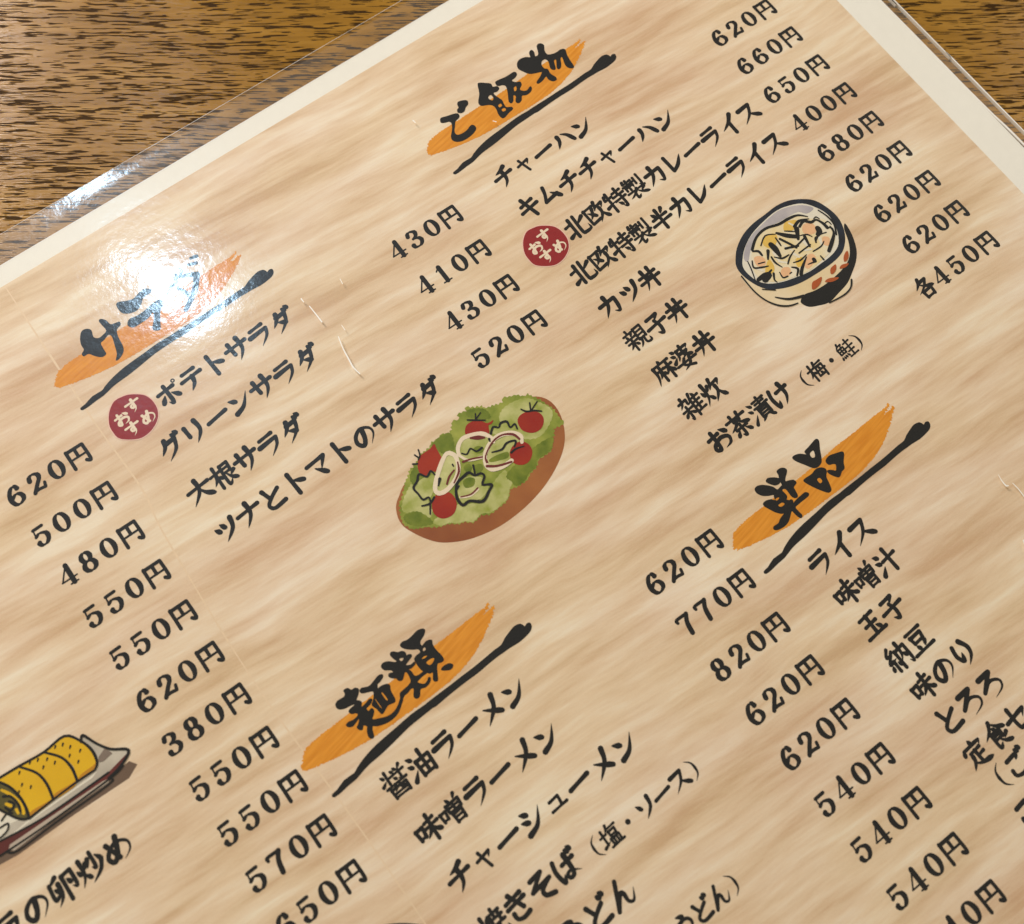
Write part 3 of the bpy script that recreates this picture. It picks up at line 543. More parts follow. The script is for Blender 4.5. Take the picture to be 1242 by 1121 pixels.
BROWN_LINE = [
'-3.97 9.32 0.34 -2.63 8.44 0.82 -1.55 7.65 0.34',
'-8.27 6.03 0.41 -6.43 5.46 0.34 -4.44 4.52 0.34',
'-4.26 3.03 0.48 -3.66 4.3 0.27 -0.79 5.85 0.34 1.76 5.94 0.34 3.74 4.67 0.48 4.22 3.07 0.41',
'-4.76 2.33 0.53 -3.03 1.11 0.47 -0.08 0.07 0.4',
'-9.19 6.62 0.27 -10.18 4.79 0.4 -12.36 3.43 0.27',
'-13.72 4.09 0.34 -12.37 5.12 0.4 -10.78 5.65 0.27',
'-12.98 0.2 0.26 -10.99 -0.58 0.3 -9.06 -0.32 0.3']
INK_SALAD = [
'8.41 8.16 0.28 9.07 7.07 0.35 10.43 6.34 0.35 11.66 5.28 0.28',
'9.84 6.68 0.28 10.74 8.23 0.28',
'10.2 6.77 0.27 12.18 7.54 0.24',
'-2.2 12.93 0.24 -0.8 11.83 0.35 0.83 10.64 0.24',
'-0.65 12.03 0.28 0.02 13.07 0.24',
'-0.41 12.07 0.27 0.99 12.58 0.24',
'-14.26 13.63 0.27 -14.75 12.36 0.27 -15.51 11.85 0.24',
'-15.53 13.14 0.3 -15.21 12.27 0.27',
'-16.98 11.77 0.3 -16.13 11.24 0.3',
'1.06 1.72 0.41 2.44 1.79 0.34 4.04 1.26 0.23',
'-20.54 3.35 0.3 -18.93 2.8 0.4 -17.44 3.37 0.4',
'-18.88 2.76 0.3 -20.13 0.98 0.3',
'-14.59 7.24 0.33 -14.83 8.39 0.34 -16.14 7.79 0.37 -17.14 9.23 0.37 -18.34 8.21 0.44 -19.76 7.49 0.44 -19.7 5.85 0.36 -19.59 4.31 0.4 -18.37 4.05 0.33 -18.6 3.05 0.34',
'0.03 7.54 0.41 1.3 8.44 0.41 2.21 7.69 0.34 3.1 8.22 0.42 4.34 7.75 0.44 4.17 6.27 0.34 5.39 6.34 0.34 5.17 5.19 0.31',
'-13.13 1.69 0.47 -11.83 3.05 0.47 -9.97 3.38 0.54 -8.62 3.45 0.48 -7.94 2.24 0.47 -6.63 1.79 0.4 -6.5 0.85 0.41 -7.82 -0.3 0.4 -6.27 -1.42 0.47 -7.5 -2.21 0.47 -9.85 -3.21 0.6 -11.93 -1.6 0.47 -13.65 -1.47 0.53 -13.8 0.3 0.54 -13.13 1.69 0.47',
'-7.39 7.65 0.27 -6.63 6.88 0.31 -5.33 7.44 0.31 -4.65 6.22 0.34 -3.26 6.15 0.41',
'-2.14 4.13 0.27 -0.1 3.42 0.41 1.54 3.95 0.41 3.34 3.28 0.38 2.38 2.39 0.31',
'-14.27 5.87 0.6 -15.32 4.84 0.27',
'-0.92 6.81 0.48 -1.1 6.29 0.27',
'-10.35 6.82 0.34 -10.39 6.43 0.27',
'-6.97 4.15 0.41 -7.7 2.57 0.34',
'-11.96 2.3 0.33 -12.62 1.94 0.26']
BODY = [
'68.27 8.18 70.27 10.16 73.19 11.85 77.07 12.89 80.46 12.91 84.26 13 87.42 12.32 90.03 10.99 92.16 9.12 93.55 6.01 93.94 2.57 93.72 -0.77 93.09 -3.78 91.44 -6.38 89.36 -8.31 86.78 -9.86 84.88 -11.87 83.31 -12.42 78.4 -11.89 74.5 -10.25 73.14 -8.77 70.11 -6.92 67.93 -4.86 66.68 -2.47 66.23 0.87 66.35 4.13']
RIM = [
'68.13 8.28 70.17 10.24 73.48 11.99 77.18 12.81 80.66 12.94 84.35 13.11 87.55 12.48 90.33 10.95 92.41 9.01 93.55 6.01 93.92 2.93 93.26 0.26 91.79 -2.16 89.6 -4.04 87.36 -4.83 84.41 -5.1 80.46 -4.98 76.72 -4.66 73.45 -3.82 70.43 -2.32 68.45 -0.39 67.26 2.48 66.86 5.12 67.2 6.91']
INNER = [
'69.41 7.36 71.62 9.2 75.04 10.88 79.14 11.76 83.51 12.13 86.67 11.45 89.57 10.08 91.44 7.51 92.41 4.71 92.15 2.1 91.19 -0.34 89.6 -2.32 87.96 -3.2 85.7 -3.64 82.94 -3.7 79.59 -3.68 76.21 -2.94 73.03 -2.01 70.3 -0.55 68.69 1.45 68.12 3.88 68.26 5.81']
GREY_SHADE = [
'69.79 7.43 72.18 9.48 75.34 10.84 79.06 11.47 83.32 11.91 86.48 11.24 89.29 9.76 90.93 7.71 88.72 7.53 87.32 9.06 84.28 9.48 81.46 9.75 78.03 10.46 75.11 9.79 72.29 8.03 70.08 6.2']
FOOD = [
'72.78 8.02 74.93 9.57 77.85 10.25 80.86 9.83 83.3 9.13 85.82 8.9 87.5 7.7 88.71 5.96 90.6 4.61 91.31 2.7 90.83 0.61 89.54 -1.23 86.84 -2.74 84.09 -3.17 79.77 -3.47 76.39 -2.74 72.71 -1.61 69.72 0.71 69.53 3.21 70.7 5.76']
PEACH = [
'86.3 5.94 87.96 5.1 88.04 3.65 86.9 2.73 85.25 3.56 84.97 4.8',
'71.65 6.1 73.04 5.78 73.53 4.4 72.63 3.35 71.01 4.17',
'75.18 0.5 76.6 -0.18 76.11 -1.52 74.66 -1.66 73.9 -0.61',
'81.74 -0.46 83.14 -0.78 82.84 -2.27 80.14 -3.06 79.67 -2.04',
'87.8 1.05 88.87 -0.06 87.35 -1.39 86.68 -0.22']
YELLOW = [
'76.57 8.74 79.18 8.26 79.27 6.81 76.8 5.48 75.5 7.1',
'82.93 8.7 85.16 8.15 85.63 7.12 83.49 6.21 81.63 7.2',
'74.15 3.96 74.1 1.95 72.82 0.84 71.38 1.88',
'79.12 0.4 80.72 -0.07 79.83 -1.48 78.25 -1.36']
DARK_SIDE = [
'94.25 0.6 93.62 -2.42 92 -5.76 89.84 -7.97 87.25 -9.52 84.77 -10.78 81.48 -11.44 78.4 -11.89 75.81 -11.03 74 -10.06 73.23 -8.67 73.45 -7.84 75.15 -7.22 77.33 -7.79 80.08 -8.09 83.21 -7.97 86.34 -7.51 88.86 -6.59 90.56 -5.07 91.94 -2.96 93.1 -0.32']
RUST_LEAF = [
'77.38 -7.15 78.44 -6.06 79.66 -6.09 81.04 -6.24 80.11 -7.1 78.88 -7.55 77.7 -7.55',
'83.24 -6.81 83.93 -5.95 84.84 -5.75 85.64 -5.81 85.1 -6.62 84.14 -7.12 83.45 -7.13',
'87.66 -6.41 88.3 -5.5 89.35 -4.89 90.05 -4.87 89.42 -5.96 88.36 -6.57',
'80.83 -7.62 81.7 -7.4 82.75 -7.74 84.04 -8.57 83.36 -8.76 82.07 -8.5',
'85.68 -7.03 86.72 -6.69 88.17 -7.29 87.24 -7.64 86.23 -7.43']
INK_BOWL = [
'72.69 7.91 0.58 75.32 9.64 0.54 78.45 10.16 0.54 81.7 9.23 0.59 84.55 9 0.59 86.75 8.41 0.44 88.31 6.87 0.22',
'76.93 6.42 1.07 77.03 4.97 1.22 76.81 3.08 0.64',
'79.84 7.85 0.48 81.31 6.04 0.91 83.21 4.33 0.79',
'79.51 6.29 0.53 80.44 4.25 0.53 81.14 2.54 0.54',
'78.99 3.74 0.53 81.73 2.63 0.53',
'84.26 6.01 1.07 82.88 3.88 0.59',
'84.46 3.44 0.7 83.82 0.96 0.42',
'80.74 1.11 0.32 84.2 1.21 0.32',
'81.13 2.72 0.38 83.88 3.16 0.38',
'75.03 4.01 0.37 74.85 2.44 0.42 75.37 0.71 0.21',
'75.55 3.64 0.21 76.78 2.35 0.43 78.6 2.13 0.27',
'76.98 0.57 0.32 78.45 1.56 0.37 80.37 2.23 0.21',
'78.16 0.07 0.21 79.76 -0.4 0.37 81.82 -0.17 0.21',
'78.86 7.1 0.26 78.75 5.8 0.37 78.61 4.87 0.27',
'85.2 6.03 0.59 86.83 6.54 0.6 88 5.35 0.65 89.36 5.14 0.43 90.05 3.6 0.59 90.14 2.15 0.71',
'84.25 6.71 0.71 86.03 7.18 0.59 88.15 6.29 0.22',
'88.26 3.32 1.09 88.02 2.45 1.18 87.09 2.25 0.53',
'85.62 0.88 0.37 86.26 1.81 0.38 87.36 1.71 0.22',
'85.8 1.1 0.22 87.45 1.81 0.27 89.14 1.4 0.27',
'83.61 -0.43 0.27 85.9 -0.53 0.32 87.26 0.05 0.22',
'90.85 1.99 0.38 90.51 0.32 0.48 88.54 -1.21 0.81 86.62 -2.41 0.75',
'70.89 5.79 0.27 70.13 4.3 0.37 71.62 3.33 0.42 73.03 2.72 0.26',
'72.52 7.52 0.38 73.56 6.78 0.53 73.59 5.56 0.43',
'69.08 1.51 0.79 71.02 1.46 1.06 71.74 0.94 1.15 70.31 0.62 1.3',
'72.1 1.36 0.52 72.96 1.59 0.37',
'72.83 0.67 0.48 71.99 -0.59 0.36 72.07 -1.38 0.21',
'74.1 0.09 0.21 73.87 -1.33 0.32 74.95 -1.7 0.32',
'77.12 -0.55 0.27 77.98 -1.68 0.52 76.73 -2.81 0.32',
'77.65 -3.13 0.69 79.08 -1.96 0.63 81.45 -0.59 0.27',
'80.57 -2.18 0.21 82.01 -2.53 0.37',
'82.43 -1.98 0.79 82.36 -2.44 0.79',
'84.23 -2.24 0.27 84.22 -3.33 0.37',
'69.98 6.27 0.21 69.4 4.31 0.27 68.41 1.81 0.21',
'74.92 7.52 0.27 77.31 8.83 0.32 79.45 7.79 0.21',
'75.41 5.62 0.69 74.05 4.03 0.37',
'71.58 4.45 0.27 72.98 3.95 0.27',
'75.81 -1.48 0.31 76.3 -1.49 0.21',
'91.39 6.67 0.27 92.03 4.29 0.33 91.96 1.89 0.38 90.68 -0.33 0.38',
'83.81 4.25 0.22 85.25 3.56 0.32 85.82 2.47 0.21',
'66.53 4.34 0.31 66.49 0.01 0.31 67.12 -3.11 0.32 68.55 -5.67 0.36 70.48 -7.26 0.36 72.53 -7.94 0.26',
'69.39 -3.92 0.21 71.54 -6.03 0.47 74.68 -7.38 0.63',
'78.31 -11.99 0.26 82.23 -12.48 0.32 84.61 -12.01 0.32 86.04 -10.68 0.37',
'68.28 -0.78 0.21 70.51 -2.62 0.26',
'89.13 5.66 0.22 89.83 5.68 0.27 90.14 4.87 0.22',
'90.47 3.3 0.27 91.28 3.25 0.27 91.44 2.26 0.22',
'90.24 2.07 0.22 90.99 1.37 0.27 90.54 0.47 0.22',
'81.63 7.2 0.22 82.64 6.4 0.32 83.42 5.74 0.21']
GLINT = [
'76.17 4.56 0.53 75.86 2.06 0.43',
'79.62 1.75 0.53 80.1 0.37 0.42',
'83.6 2.84 0.7 83.41 1.26 0.53',
'83.77 8.1 0.32 84.46 6.56 0.44',
'86.99 1.28 0.59 86.47 -0.07 0.49',
'70.45 3.9 0.48 71.32 2.59 0.42',
'75.65 2.2 0.36 76.92 0.96 0.37',
'79.24 4.42 0.37 79.96 2.53 0.32',
'82.24 0.9 0.43 83.67 0.21 0.38',
'77.45 -1.13 0.47 77.35 -2.41 0.37']
DISH_SHADOW = [
'-130.47 -6.37 -122.18 -6.29 -118.63 -6.76 -107.06 -6.75 -95.46 -7.18 -92.93 -5.94 -93.9 -4.52 -98.07 -4.83 -120.49 -3.19 -128.55 -2.73']
DISH = [
'-127.2 -0.18 -118.47 0.52 -99.3 4.42 -98.51 4.76 -97.26 2.07 -95.62 -0.62 -93.01 -2.67 -95.22 -4.04 -98.18 -4.34 -120.64 -3.47 -128.84 -3.29']
DISH_WHITE = [
'-121.35 -0.56 -119.29 1.13 -117.89 0.89 -115.86 1.08 -115.53 -1.47 -117.02 -1.17 -118.26 -2.25 -120.06 -2.4',
'-118.09 -2.98 -114.38 -2.52 -101.57 -2.65 -99.51 -2.52 -101.01 -3.06 -111.12 -2.92 -116.96 -3.02']
MAROON = [
'-128.55 -2.73 -120.27 -2.79 -111.29 -3.93 -98.19 -4 -92.88 -2.93 -95.5 -4.66 -98.47 -5.11 -112.43 -5.26 -121.44 -4.94 -129.66 -4.83']
FOOT = [
'-119.62 -4.95 -119 -4.3 -99.6 -4.73 -98.41 -5.07 -98.89 -5.55 -110.2 -5.43 -118.82 -5.71']
EGG = [
'-105.56 6.33 -101.43 6.63 -99.33 4.02 -98.5 1.31 -98.81 -0.96 -99.76 -1.92 -103.12 -1.91 -102.79 0.74 -103.55 3.59',
'-110.62 6.75 -105.92 6.39 -103.91 3.65 -103.21 1.05 -103.53 -1.6 -104.61 -2.45 -108.7 -2.08 -108.31 0.7 -108.91 3.83',
'-116.19 7.57 -114.81 7.25 -110.81 6.76 -108.91 3.83 -108.37 0.95 -108.76 -1.83 -109.65 -2.39 -113.79 -2.16 -113.45 1.25 -113.99 4.5 -115.19 6.55 -116.26 7.43']
EGG_DARK = [
'-99.8 -1.98 -98.81 -0.96 -99.74 -1.19 -102.35 -1.25 -103.21 -1.93',
'-104.7 -2.47 -103.53 -1.6 -104.73 -1.63 -107.89 -1.33 -108.73 -2.13',
'-109.65 -2.39 -108.76 -1.83 -109.91 -1.79 -112.82 -1.46 -113.82 -2.21']
EGG_END = [
'-117.61 6.37 -115.24 6.46 -114.07 4.36 -113.51 1.49 -113.69 -1.42 -114.33 -2.08 -115.64 -0.98 -116.87 1.35 -118.7 4.33']
DISH_MARK = [
'-98.11 -0.44 -96.29 0.3 -95.68 -1.41 -97.84 -1.69 -98.76 -1.21']
INK_EGG = [
'-115.55 7.31 0.4 -111.08 6.97 0.41 -105.89 6.44 0.4 -101.38 6.72 0.42 -99.33 4.02 0.41 -98.5 1.31 0.48 -98.84 -1.15 0.41 -99.85 -2.07 0.34',
'-105.92 6.39 0.35 -103.74 3.6 0.4 -103.15 0.8 0.44 -103.48 -1.85 0.44',
'-110.94 6.86 0.33 -108.86 3.92 0.41 -108.32 1.04 0.44 -108.7 -2.08 0.43',
'-99.85 -2.07 0.34 -103.34 -1.95 0.34 -108.7 -2.08 0.33 -113.92 -2.38 0.41',
'-115.19 6.55 0.4 -114.02 4.45 0.44 -113.43 1.43 0.44 -113.69 -1.62 0.47 -114.36 -2.14 0.4 -115.78 -0.88 0.39 -117.53 2.25 0.4',
'-99.42 3.88 0.35 -98.51 4.76 0.48 -97.26 2.07 0.41 -95.57 -0.53 0.41 -92.93 -2.73 0.48 -95.61 -4.37 0.48 -98.52 -4.91 0.41',
'-97.98 -3.99 0.31 -111.26 -3.87 0.27 -120.21 -2.68 0.29',
'-95.2 -4.56 0.3 -98.47 -5.11 0.3 -112.43 -5.26 0.27 -121.44 -4.94 0.3',
'-119.99 -5.07 0.39 -118.27 -6.11 0.26 -110.47 -5.91 0.27 -99.09 -5.89 0.27 -98.22 -5.22 0.27',
'-115.88 3.87 0.47 -114.78 3.05 0.4 -114.32 1.08 0.4 -114.54 -0.38 0.33',
'-116.55 1.92 0.4 -115.97 0.88 0.4 -114.87 1.48 0.33 -115.45 2.53 0.33',
'-119.1 -0.63 0.26 -117.48 -0.82 0.3 -118.24 -1.87 0.29 -119.95 -2.2 0.26',
'-118.2 0.32 0.3 -116.75 0.86 0.3 -115.93 0.25 0.27']
EGG_SWIRL = [
'-115.6 5.09 0.4 -114.62 3.34 0.54 -113.91 0.77 0.47 -114.29 -0.97 0.53',
'-116.1 2.4 0.46 -115.58 1.6 0.53',
'-115.07 0.42 0.47 -115.11 -0.36 0.4']
EGG_DOT = [
'-103.61 6.14 0.31 -103.95 5.81 0.21',
'-102.25 5.68 0.31 -102.59 5.35 0.21',
'-101.35 4.46 0.31 -101.69 4.13 0.2',
'-100.17 2.76 0.31 -100.52 2.43 0.21',
'-102.22 3.14 0.31 -102.56 2.81 0.2',
'-101.46 1.2 0.31 -101.8 0.88 0.21',
'-108.82 6.46 0.31 -109.16 6.13 0.21',
'-107.38 6.01 0.3 -107.73 5.68 0.2',
'-105.95 5.07 0.3 -106.29 4.74 0.2',
'-105.07 3.68 0.31 -105.42 3.35 0.2',
'-107.21 4.22 0.3 -107.55 3.89 0.2',
'-111.3 6.01 0.3 -111.63 5.68 0.2',
'-111.96 3.82 0.3 -112.29 3.49 0.2',
'-110.83 2.49 0.3 -111.16 2.16 0.2',
'-113.07 3 0.3 -113.4 2.68 0.2']
SCRATCH = [
'80.96 -62.58 0.18 80.64 -63.9 0.36 80.6 -65.19 0.53 81.03 -65.5 0.36',
'82.12 -65.64 0.26 82.23 -67.26 0.35 82 -69.73 0.35',
'-13.71 44.16 0.37 -14.43 41.17 0.45 -14.8 38.42 0.55 -15.03 36.5 0.54 -14.74 34.44 0.36',
'-15.3 56.21 0.46 -15.29 55.25 0.37',
'-14.81 53.71 0.37 -14.72 51.27 0.47 -14.67 49.09 0.55',
'75.36 -75.72 0.52 74.45 -77.62 0.69',
'29.77 78.66 0.41 29.86 77.79 0.41',
'44.67 67.82 0.33 45.16 67.2 0.33',
'-5.88 55.23 0.23 -6.1 53.94 0.3',
'-11.65 45.97 0.22 -11.71 44.6 0.26',
'-24.92 62.9 0.18 -24.08 63.25 0.22']
ARC = [
'-78.7 -55.58 0.56 -73.74 -56.28 0.57 -69.12 -58.61 0.58 -65.08 -62.32 0.58 -61.44 -67.63 0.57']

# ------------------------------------------------------------------ table
def slab(name, x0, y0, x1, y1, z0, z1, mat, parent=None, bevel=0.0):
    v = [(x * S, y * S, z * S) for z in (z0, z1) for x, y in ((x0, y0), (x1, y0), (x1, y1), (x0, y1))]
    f = [(3, 2, 1, 0), (4, 5, 6, 7), (0, 1, 5, 4), (1, 2, 6, 5), (2, 3, 7, 6), (3, 0, 4, 7)]
    return mesh_obj(name, v, f, mat, parent)
tb = slab('table', -650, -420, 650, 420, -30.6, -.6, M['table'])
tb.rotation_euler.z = -TABLE_ROT
tag(tb, 'brown wooden tabletop with dark short grain dashes under the laminated menu', 'table')

# ------------------------------------------------------------------ menu sheet
X0, X1, Y0, Y1 = -270.0, 141.7, -196.0, 101.0        # paper, A3 landscape
menu = bpy.data.objects.new('menu', None); sc.collection.objects.link(menu)
menu.empty_display_size = .05
tag(menu, 'laminated Japanese menu sheet with pale wood-grain print lying on the brown table', 'menu')
random.seed(4)
paper = slab('paper', X0, Y0, X1, Y1, -.22, 0, M['paper'], menu)
pg = slab('wood_grain_print', X0 + 8, Y0 + 4.5, 133.0, 96.4, .004, .012, M['ground'], menu)
# film: a clear pocket a little larger than the paper
FX0, FX1, FY0, FY1 = X0 - 5, 144.3, Y0 - 5, 106.9
def film_sheet(name, z, flip=False):
    nx, ny = 420, 310; V = []; F = []
    for j in range(ny + 1):
        for i in range(nx + 1):
            x = FX0 + (FX1 - FX0) * i / nx; y = FY0 + (FY1 - FY0) * j / ny
            ed = FY1 - y
            s_ = min(1, ed / 5.0); s_ = 1 - (1 - s_) ** 1.3
            V.append((x * S, y * S, (z if flip else (z + .36 * (1 - s_))) * S))
    for j in range(ny):
        for i in range(nx):
            a = j * (nx + 1) + i; q = (a, a + 1, a + nx + 2, a + nx + 1); F.append(q[::-1] if flip else q)
    o = mesh_obj(name, V, F, M['film'], menu)
    for p in o.data.polygons: p.use_smooth = True
    return o
film = film_sheet('laminate_film', .62)
def margin(name, outer, inner):
    (a0, b0, a1, b1), (c0_, d0, c1_, d1) = outer, inner; z = -.06
    v = [(a0, b0), (a1, b0), (a1, b1), (a0, b1), (c0_, d0), (c1_, d0), (c1_, d1), (c0_, d1)]
    f = [(0, 1, 5, 4), (1, 2, 6, 5), (2, 3, 7, 6), (3, 0, 4, 7)]
    return mesh_obj(name, [(x * S, y * S, z * S) for x, y in v], f, M['margin_haze'], menu)
margin('film_margin_haze', (FX0 + .2, FY0 + .2, FX1 - .2, FY1 - .2), (X0 - .1, Y0 - .1, X1 + .4, Y1 + .1))  # milky seal sheet that also carries the painted lamp haze
def strip(name, path, w, z, h, mat, parent):
    """a thin raised strip of wobbling width along a path of points"""
    P = catmull(path, sub=10) if len(path) > 2 else [tuple(a + (b - a) * i / 80 for a, b in zip(*path)) for i in range(81)]
    V, F = [], []
    for i, (x, y) in enumerate(P):
        a, b = P[max(i - 1, 0)], P[min(i + 1, len(P) - 1)]; dx, dy = b[0] - a[0], b[1] - a[1]; d = math.hypot(dx, dy)
        nx_, ny_ = -dy / d, dx / d
        ww = w * (.75 + .6 * noise.noise((x * .11, y * .11, w * 9)))
        for s_, zz in ((-1, z), (-1, z + h), (1, z + h), (1, z)):
            V.append(((x + nx_ * ww / 2 * s_) * S, (y + ny_ * ww / 2 * s_) * S, zz * S))
        if i:
            q = 4 * i
            for k in range(4): F.append((q - 4 + k, q - 4 + (k + 1) % 4, q + (k + 1) % 4, q + k))
    return mesh_obj(name, V, F, mat, parent)
strip('film_edge', [(144.1, 110), (144.1, 75), (143.95, 40.2), (143.95, 39.8)], .34, -.55, .84, M['edge'], menu)
strip('film_edge', [(144.3, 39.9), (144.42, 20), (144.6, 0), (144.5, -190)], .34, -.55, .84, M['edge'], menu)
strip('film_edge', [(-260, 107.0), (-60, 107.0), (20, 106.9), (144.1, 107.0)], .07, .93, .05, M['edge'], menu)
strip('paper_edge', [(141.75, 101), (141.75, 40), (141.9, 5), (142.3, -12), (142.1, -80), (142, -190)], .52, -.2, .26, M['edge'], menu)
strip('paper_edge', [(-265, 101.05), (0, 101.05), (141.7, 101.05)], .16, -.2, .22, M['edge'], menu)
strip('fold_line', [(-65.3, 96), (-65.3, 60), (-64.7, 40), (-66, 28), (-67.0, -8), (-65.2, -57), (-65, -180)], .40, .015, .004, M['fold'], menu)

# headings: orange brush swash > title characters, black underline
def at(s, o): return [(x + o[0], y + o[1]) for x, y in pts2(s)]
def scurve(s): return catmull(pts2(s), True, 3)
TITLES = [(TITLE_SALAD, TITLE_SALAD_S, []), (TITLE_RICE, [], TITLE_RICE_H), (TITLE_NOODLE, [], TITLE_NOODLE_H), (TITLE_SINGLE, [], TITLE_SINGLE_H)]
WHICH = ['salad heading in the glare of the lamp', 'rice dishes heading at the top of the sheet', 'noodle dishes heading in the lower middle', 'single dishes heading at the right']
for o, (pl, stq, ho), lb in zip(HEADING_AT, TITLES, WHICH):
    sw = at(SWASH, o)
    rag = []
    n = len(sw)
    for i in range(n):          # ragged dry-brush rim
        a, b = sw[i], sw[(i + 1) % n]; L = math.hypot(b[0] - a[0], b[1] - a[1]); m_ = max(1, int(L / .16))
        for j in range(m_):
            t = j / m_; e_ = max(0, 1 - (a[0] - o[0] + 1.5) / 5) + max(0, (a[0] - o[0] - 38) / 7)
            r_ = (.16 + .3 * e_) * noise.noise((a[0] * 3 + j * .9, a[1] * 3, 1.3)) + .12 * noise.noise((j * 2.1, a[0] * 7, 4))
            dx, dy = (b[0] - a[0]) / L, (b[1] - a[1]) / L
            rag.append((a[0] + (b[0] - a[0]) * t - dy * r_, a[1] + (b[1] - a[1]) * t + dx * r_))
    h = flat_obj('heading', [rag], M['orange'], menu, 2, holes=[])
    tag(h, lb)
    polys = [scurve(p) for p in pl]
    for q in stq: polys += swept(catmull(pts3(q), sub=4))
    for p in list(polys) if not stq else []: polys += swept([(x, y, .14) for x, y in p + p[:1]])
    flat_obj('title', polys, M['ink'], h, 4, [scurve(p) for p in ho])
    un = catmull(at(UNDERLINE, o), True, 2)
    flat_obj('underline', [un] + swept([(x, y, .22) for x, y in un + un[:1]]), M['ink'], h, 4)

# item names and prices
for s_, x, y, p in ITEMS:
    em = p * (.98 if p > 5 else 1.0)
    em = min(em, 5.35)
    o = text_obj('item_name', [glyph(ITEM_GL, c, x + i * p, y, em) for i, c in enumerate(s_)], M['ink'], menu, 3)
    tag(o, 'black brush lettering of one dish reading ' + s_)
for s_, x, y in PRICES:
    gs = [glyph(PRICE_GL, '円', x, y, 5.15)]
    for i, c in enumerate(reversed(s_)):
        t = ITEM_GL if c == '各' else PRICE_GL
        gs.append(glyph(t, c, x - PITCH[1] - PITCH[0] * i, y, 4.8 if c == '各' else 4.95))
    text_obj('price', gs, M['ink'], menu, 3)

# round red stamps
for o in STAMP_AT:
    base = pts2(STAMP[0]); cx = STAMP_AT[0]
    rel = [(x - cx[0] + o[0], y - cx[1] + o[1]) for x, y in base]
    big = [(o[0] + (x - o[0]) * 1.045, o[1] + (y - o[1]) * 1.045) for x, y in rel]
    st_ = flat_obj('red_stamp', [catmull(rel, True, 3)], M['red'], menu, 5)
    flat_obj('stamp_outline', [catmull(big, True, 3)], M['redline'], st_, 4)
    text_obj('stamp_lettering', [glyph(ITEM_GL, c, o[0] + x, o[1] + y, 3.15) for c, x, y in STAMP_CH], M['cream'], st_, 6)

def polys_of(L, sub=3): return [catmull(pts2(p), True, sub) for p in L]
def strokes_of(L):
    out = []
    for q in L: out += swept([(x, y, w_ * 1.18) for x, y, w_ in catmull(pts3(q), sub=4)])
    return out
def frilled(s, amp, step, smooth=0):
    P = pts2(s)
    if smooth: P = catmull(P, True, smooth)
    n = len(P); out = []; k = 0
    for i in range(n):
        a, b = P[i], P[(i + 1) % n]; L = math.hypot(b[0] - a[0], b[1] - a[1]); m_ = max(2, int(L / step))
        for j in range(m_):
            t = j / m_; dx, dy = (b[0] - a[0]) / L, (b[1] - a[1]) / L
            r_ = amp * (abs(math.sin(k * 1.57)) - .5) + amp * .6 * noise.noise((k * .7, s.__len__() * .1, 2)); k += 1
            out.append((a[0] + (b[0] - a[0]) * t - dy * r_, a[1] + (b[1] - a[1]) * t + dx * r_))
    return out
# salad drawing
sal = flat_obj('salad_drawing', polys_of(PLATE), M['plate'], menu, 2)
flat_obj('lettuce', [catmull(frilled(LETTUCE[0], .36, .42), True, 2)], M['green'], sal, 3)
flat_obj('lettuce_pale', [frilled(p, .16, .5, 4) for p in PALE_LEAF], M['pale'], sal, 4)
flat_obj('lettuce_deep', [frilled(p, .16, .5, 4) for p in DARK_LEAF], M['deep'], sal, 5)
flat_obj('lettuce_heart', polys_of(RING_FILL), M['pale'], sal, 6)
for p in TOMATO: flat_obj('tomato', polys_of([p]), M['tomato'], sal, 7)
flat_obj('green_slice', polys_of(GREEN_BIT), M['deep'], sal, 8)
flat_obj('onion_ring', strokes_of(RING), M['cream'], sal, 9)
flat_obj('onion_shading_line', strokes_of(BROWN_LINE), M['brown'], sal, 10)
flat_obj('ink_outline', strokes_of(INK_SALAD), M['ink'], sal, 11)
tag(sal, 'printed drawing of a brown bowl of salad with red tomatoes')
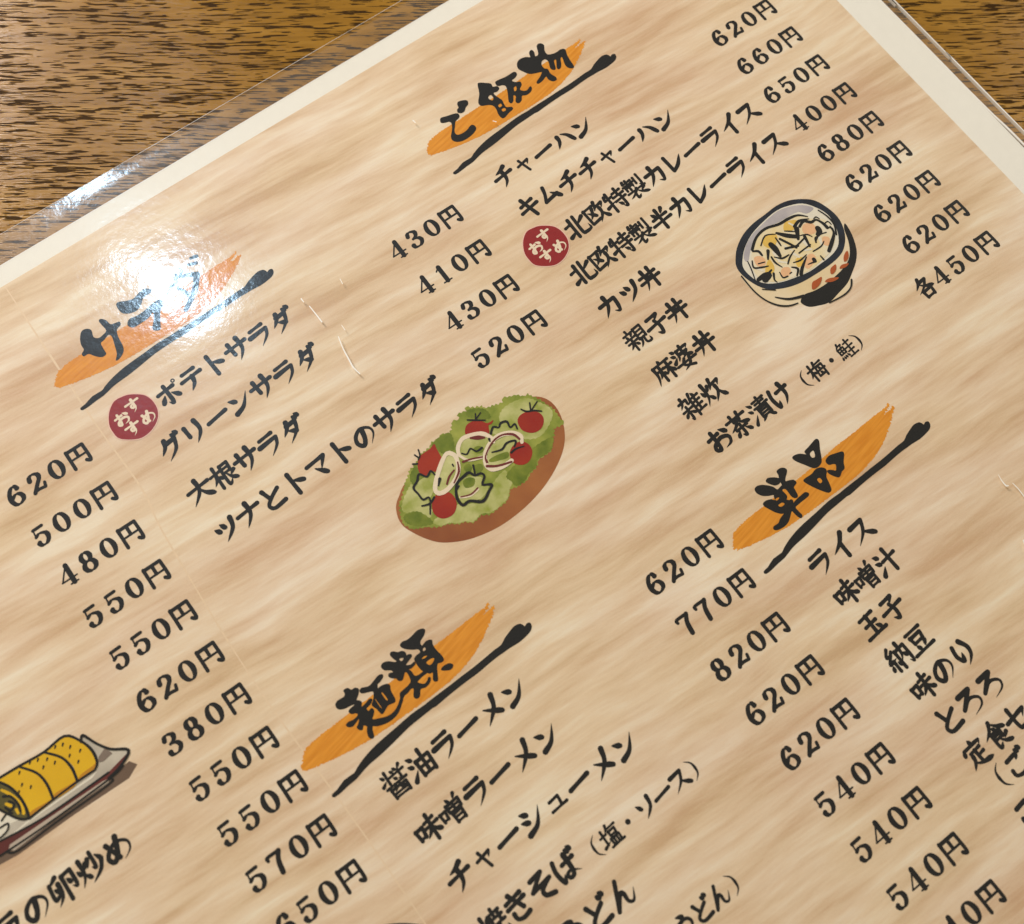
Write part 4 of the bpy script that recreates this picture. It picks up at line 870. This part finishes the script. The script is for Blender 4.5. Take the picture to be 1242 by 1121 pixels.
# rice bowl drawing
bw = flat_obj('rice_bowl_drawing', polys_of(BODY), M['body'], menu, 2)
flat_obj('dark_bowl_side', polys_of(DARK_SIDE), M['ink'], bw, 3)
flat_obj('bowl_rim', polys_of(RIM), M['navy'], bw, 4)
flat_obj('bowl_inside', polys_of(INNER), M['white'], bw, 5)
flat_obj('bowl_inside_shading', polys_of(GREY_SHADE), M['grey'], bw, 6)
flat_obj('rice', polys_of(FOOD), M['food'], bw, 7)
flat_obj('peach_topping', polys_of(PEACH), M['peach'], bw, 8)
flat_obj('egg_topping', polys_of(YELLOW), M['yellow'], bw, 8.5)
flat_obj('rice_grain_highlight', strokes_of(GLINT), M['white'], bw, 9)
flat_obj('rust_leaf', polys_of(RUST_LEAF), M['rust'], bw, 9)
flat_obj('ink_outline', strokes_of(INK_BOWL), M['ink'], bw, 10)
tag(bw, 'printed drawing of a navy rimmed rice bowl')
# rolled omelette drawing
om = flat_obj('omelette_drawing', polys_of(DISH_SHADOW, 1), M['dshadow'], menu, 2)
flat_obj('dish', polys_of(DISH, 1), M['dish'], om, 3)
flat_obj('dish_highlight', polys_of(DISH_WHITE, 1), M['white'], om, 4)
flat_obj('dish_rim', polys_of(MAROON, 1), M['maroon'], om, 5)
flat_obj('dish_foot', polys_of(FOOT, 1), M['foot'], om, 6)
flat_obj('dish_pattern', polys_of(DISH_MARK, 1), M['mark'], om, 6)
for p in EGG: flat_obj('omelette_slice', polys_of([p]), M['egg'], om, 7)
flat_obj('omelette_underside', polys_of(EGG_DARK), M['eggd'], om, 8)
flat_obj('omelette_cut_end', polys_of(EGG_END), M['eggend'], om, 9)
flat_obj('omelette_swirl', strokes_of(EGG_SWIRL), M['egg'], om, 10)
flat_obj('ink_outline', strokes_of(INK_EGG + EGG_DOT), M['ink'], om, 11)
tag(om, 'printed drawing of yellow rolled omelette on a grey dish')
# top of a further drawing at the foot of the picture
flat_obj('bowl_rim_drawing', strokes_of(ARC), M['navy'], menu, 3)
# creases and nicks in the film, their glints painted as white slivers
for q in SCRATCH:
    flat_obj('crease_mark', swept([(x, y, w_ * .55) for x, y, w_ in catmull(pts3(q), sub=3)]), M['scratch'], menu, 56)
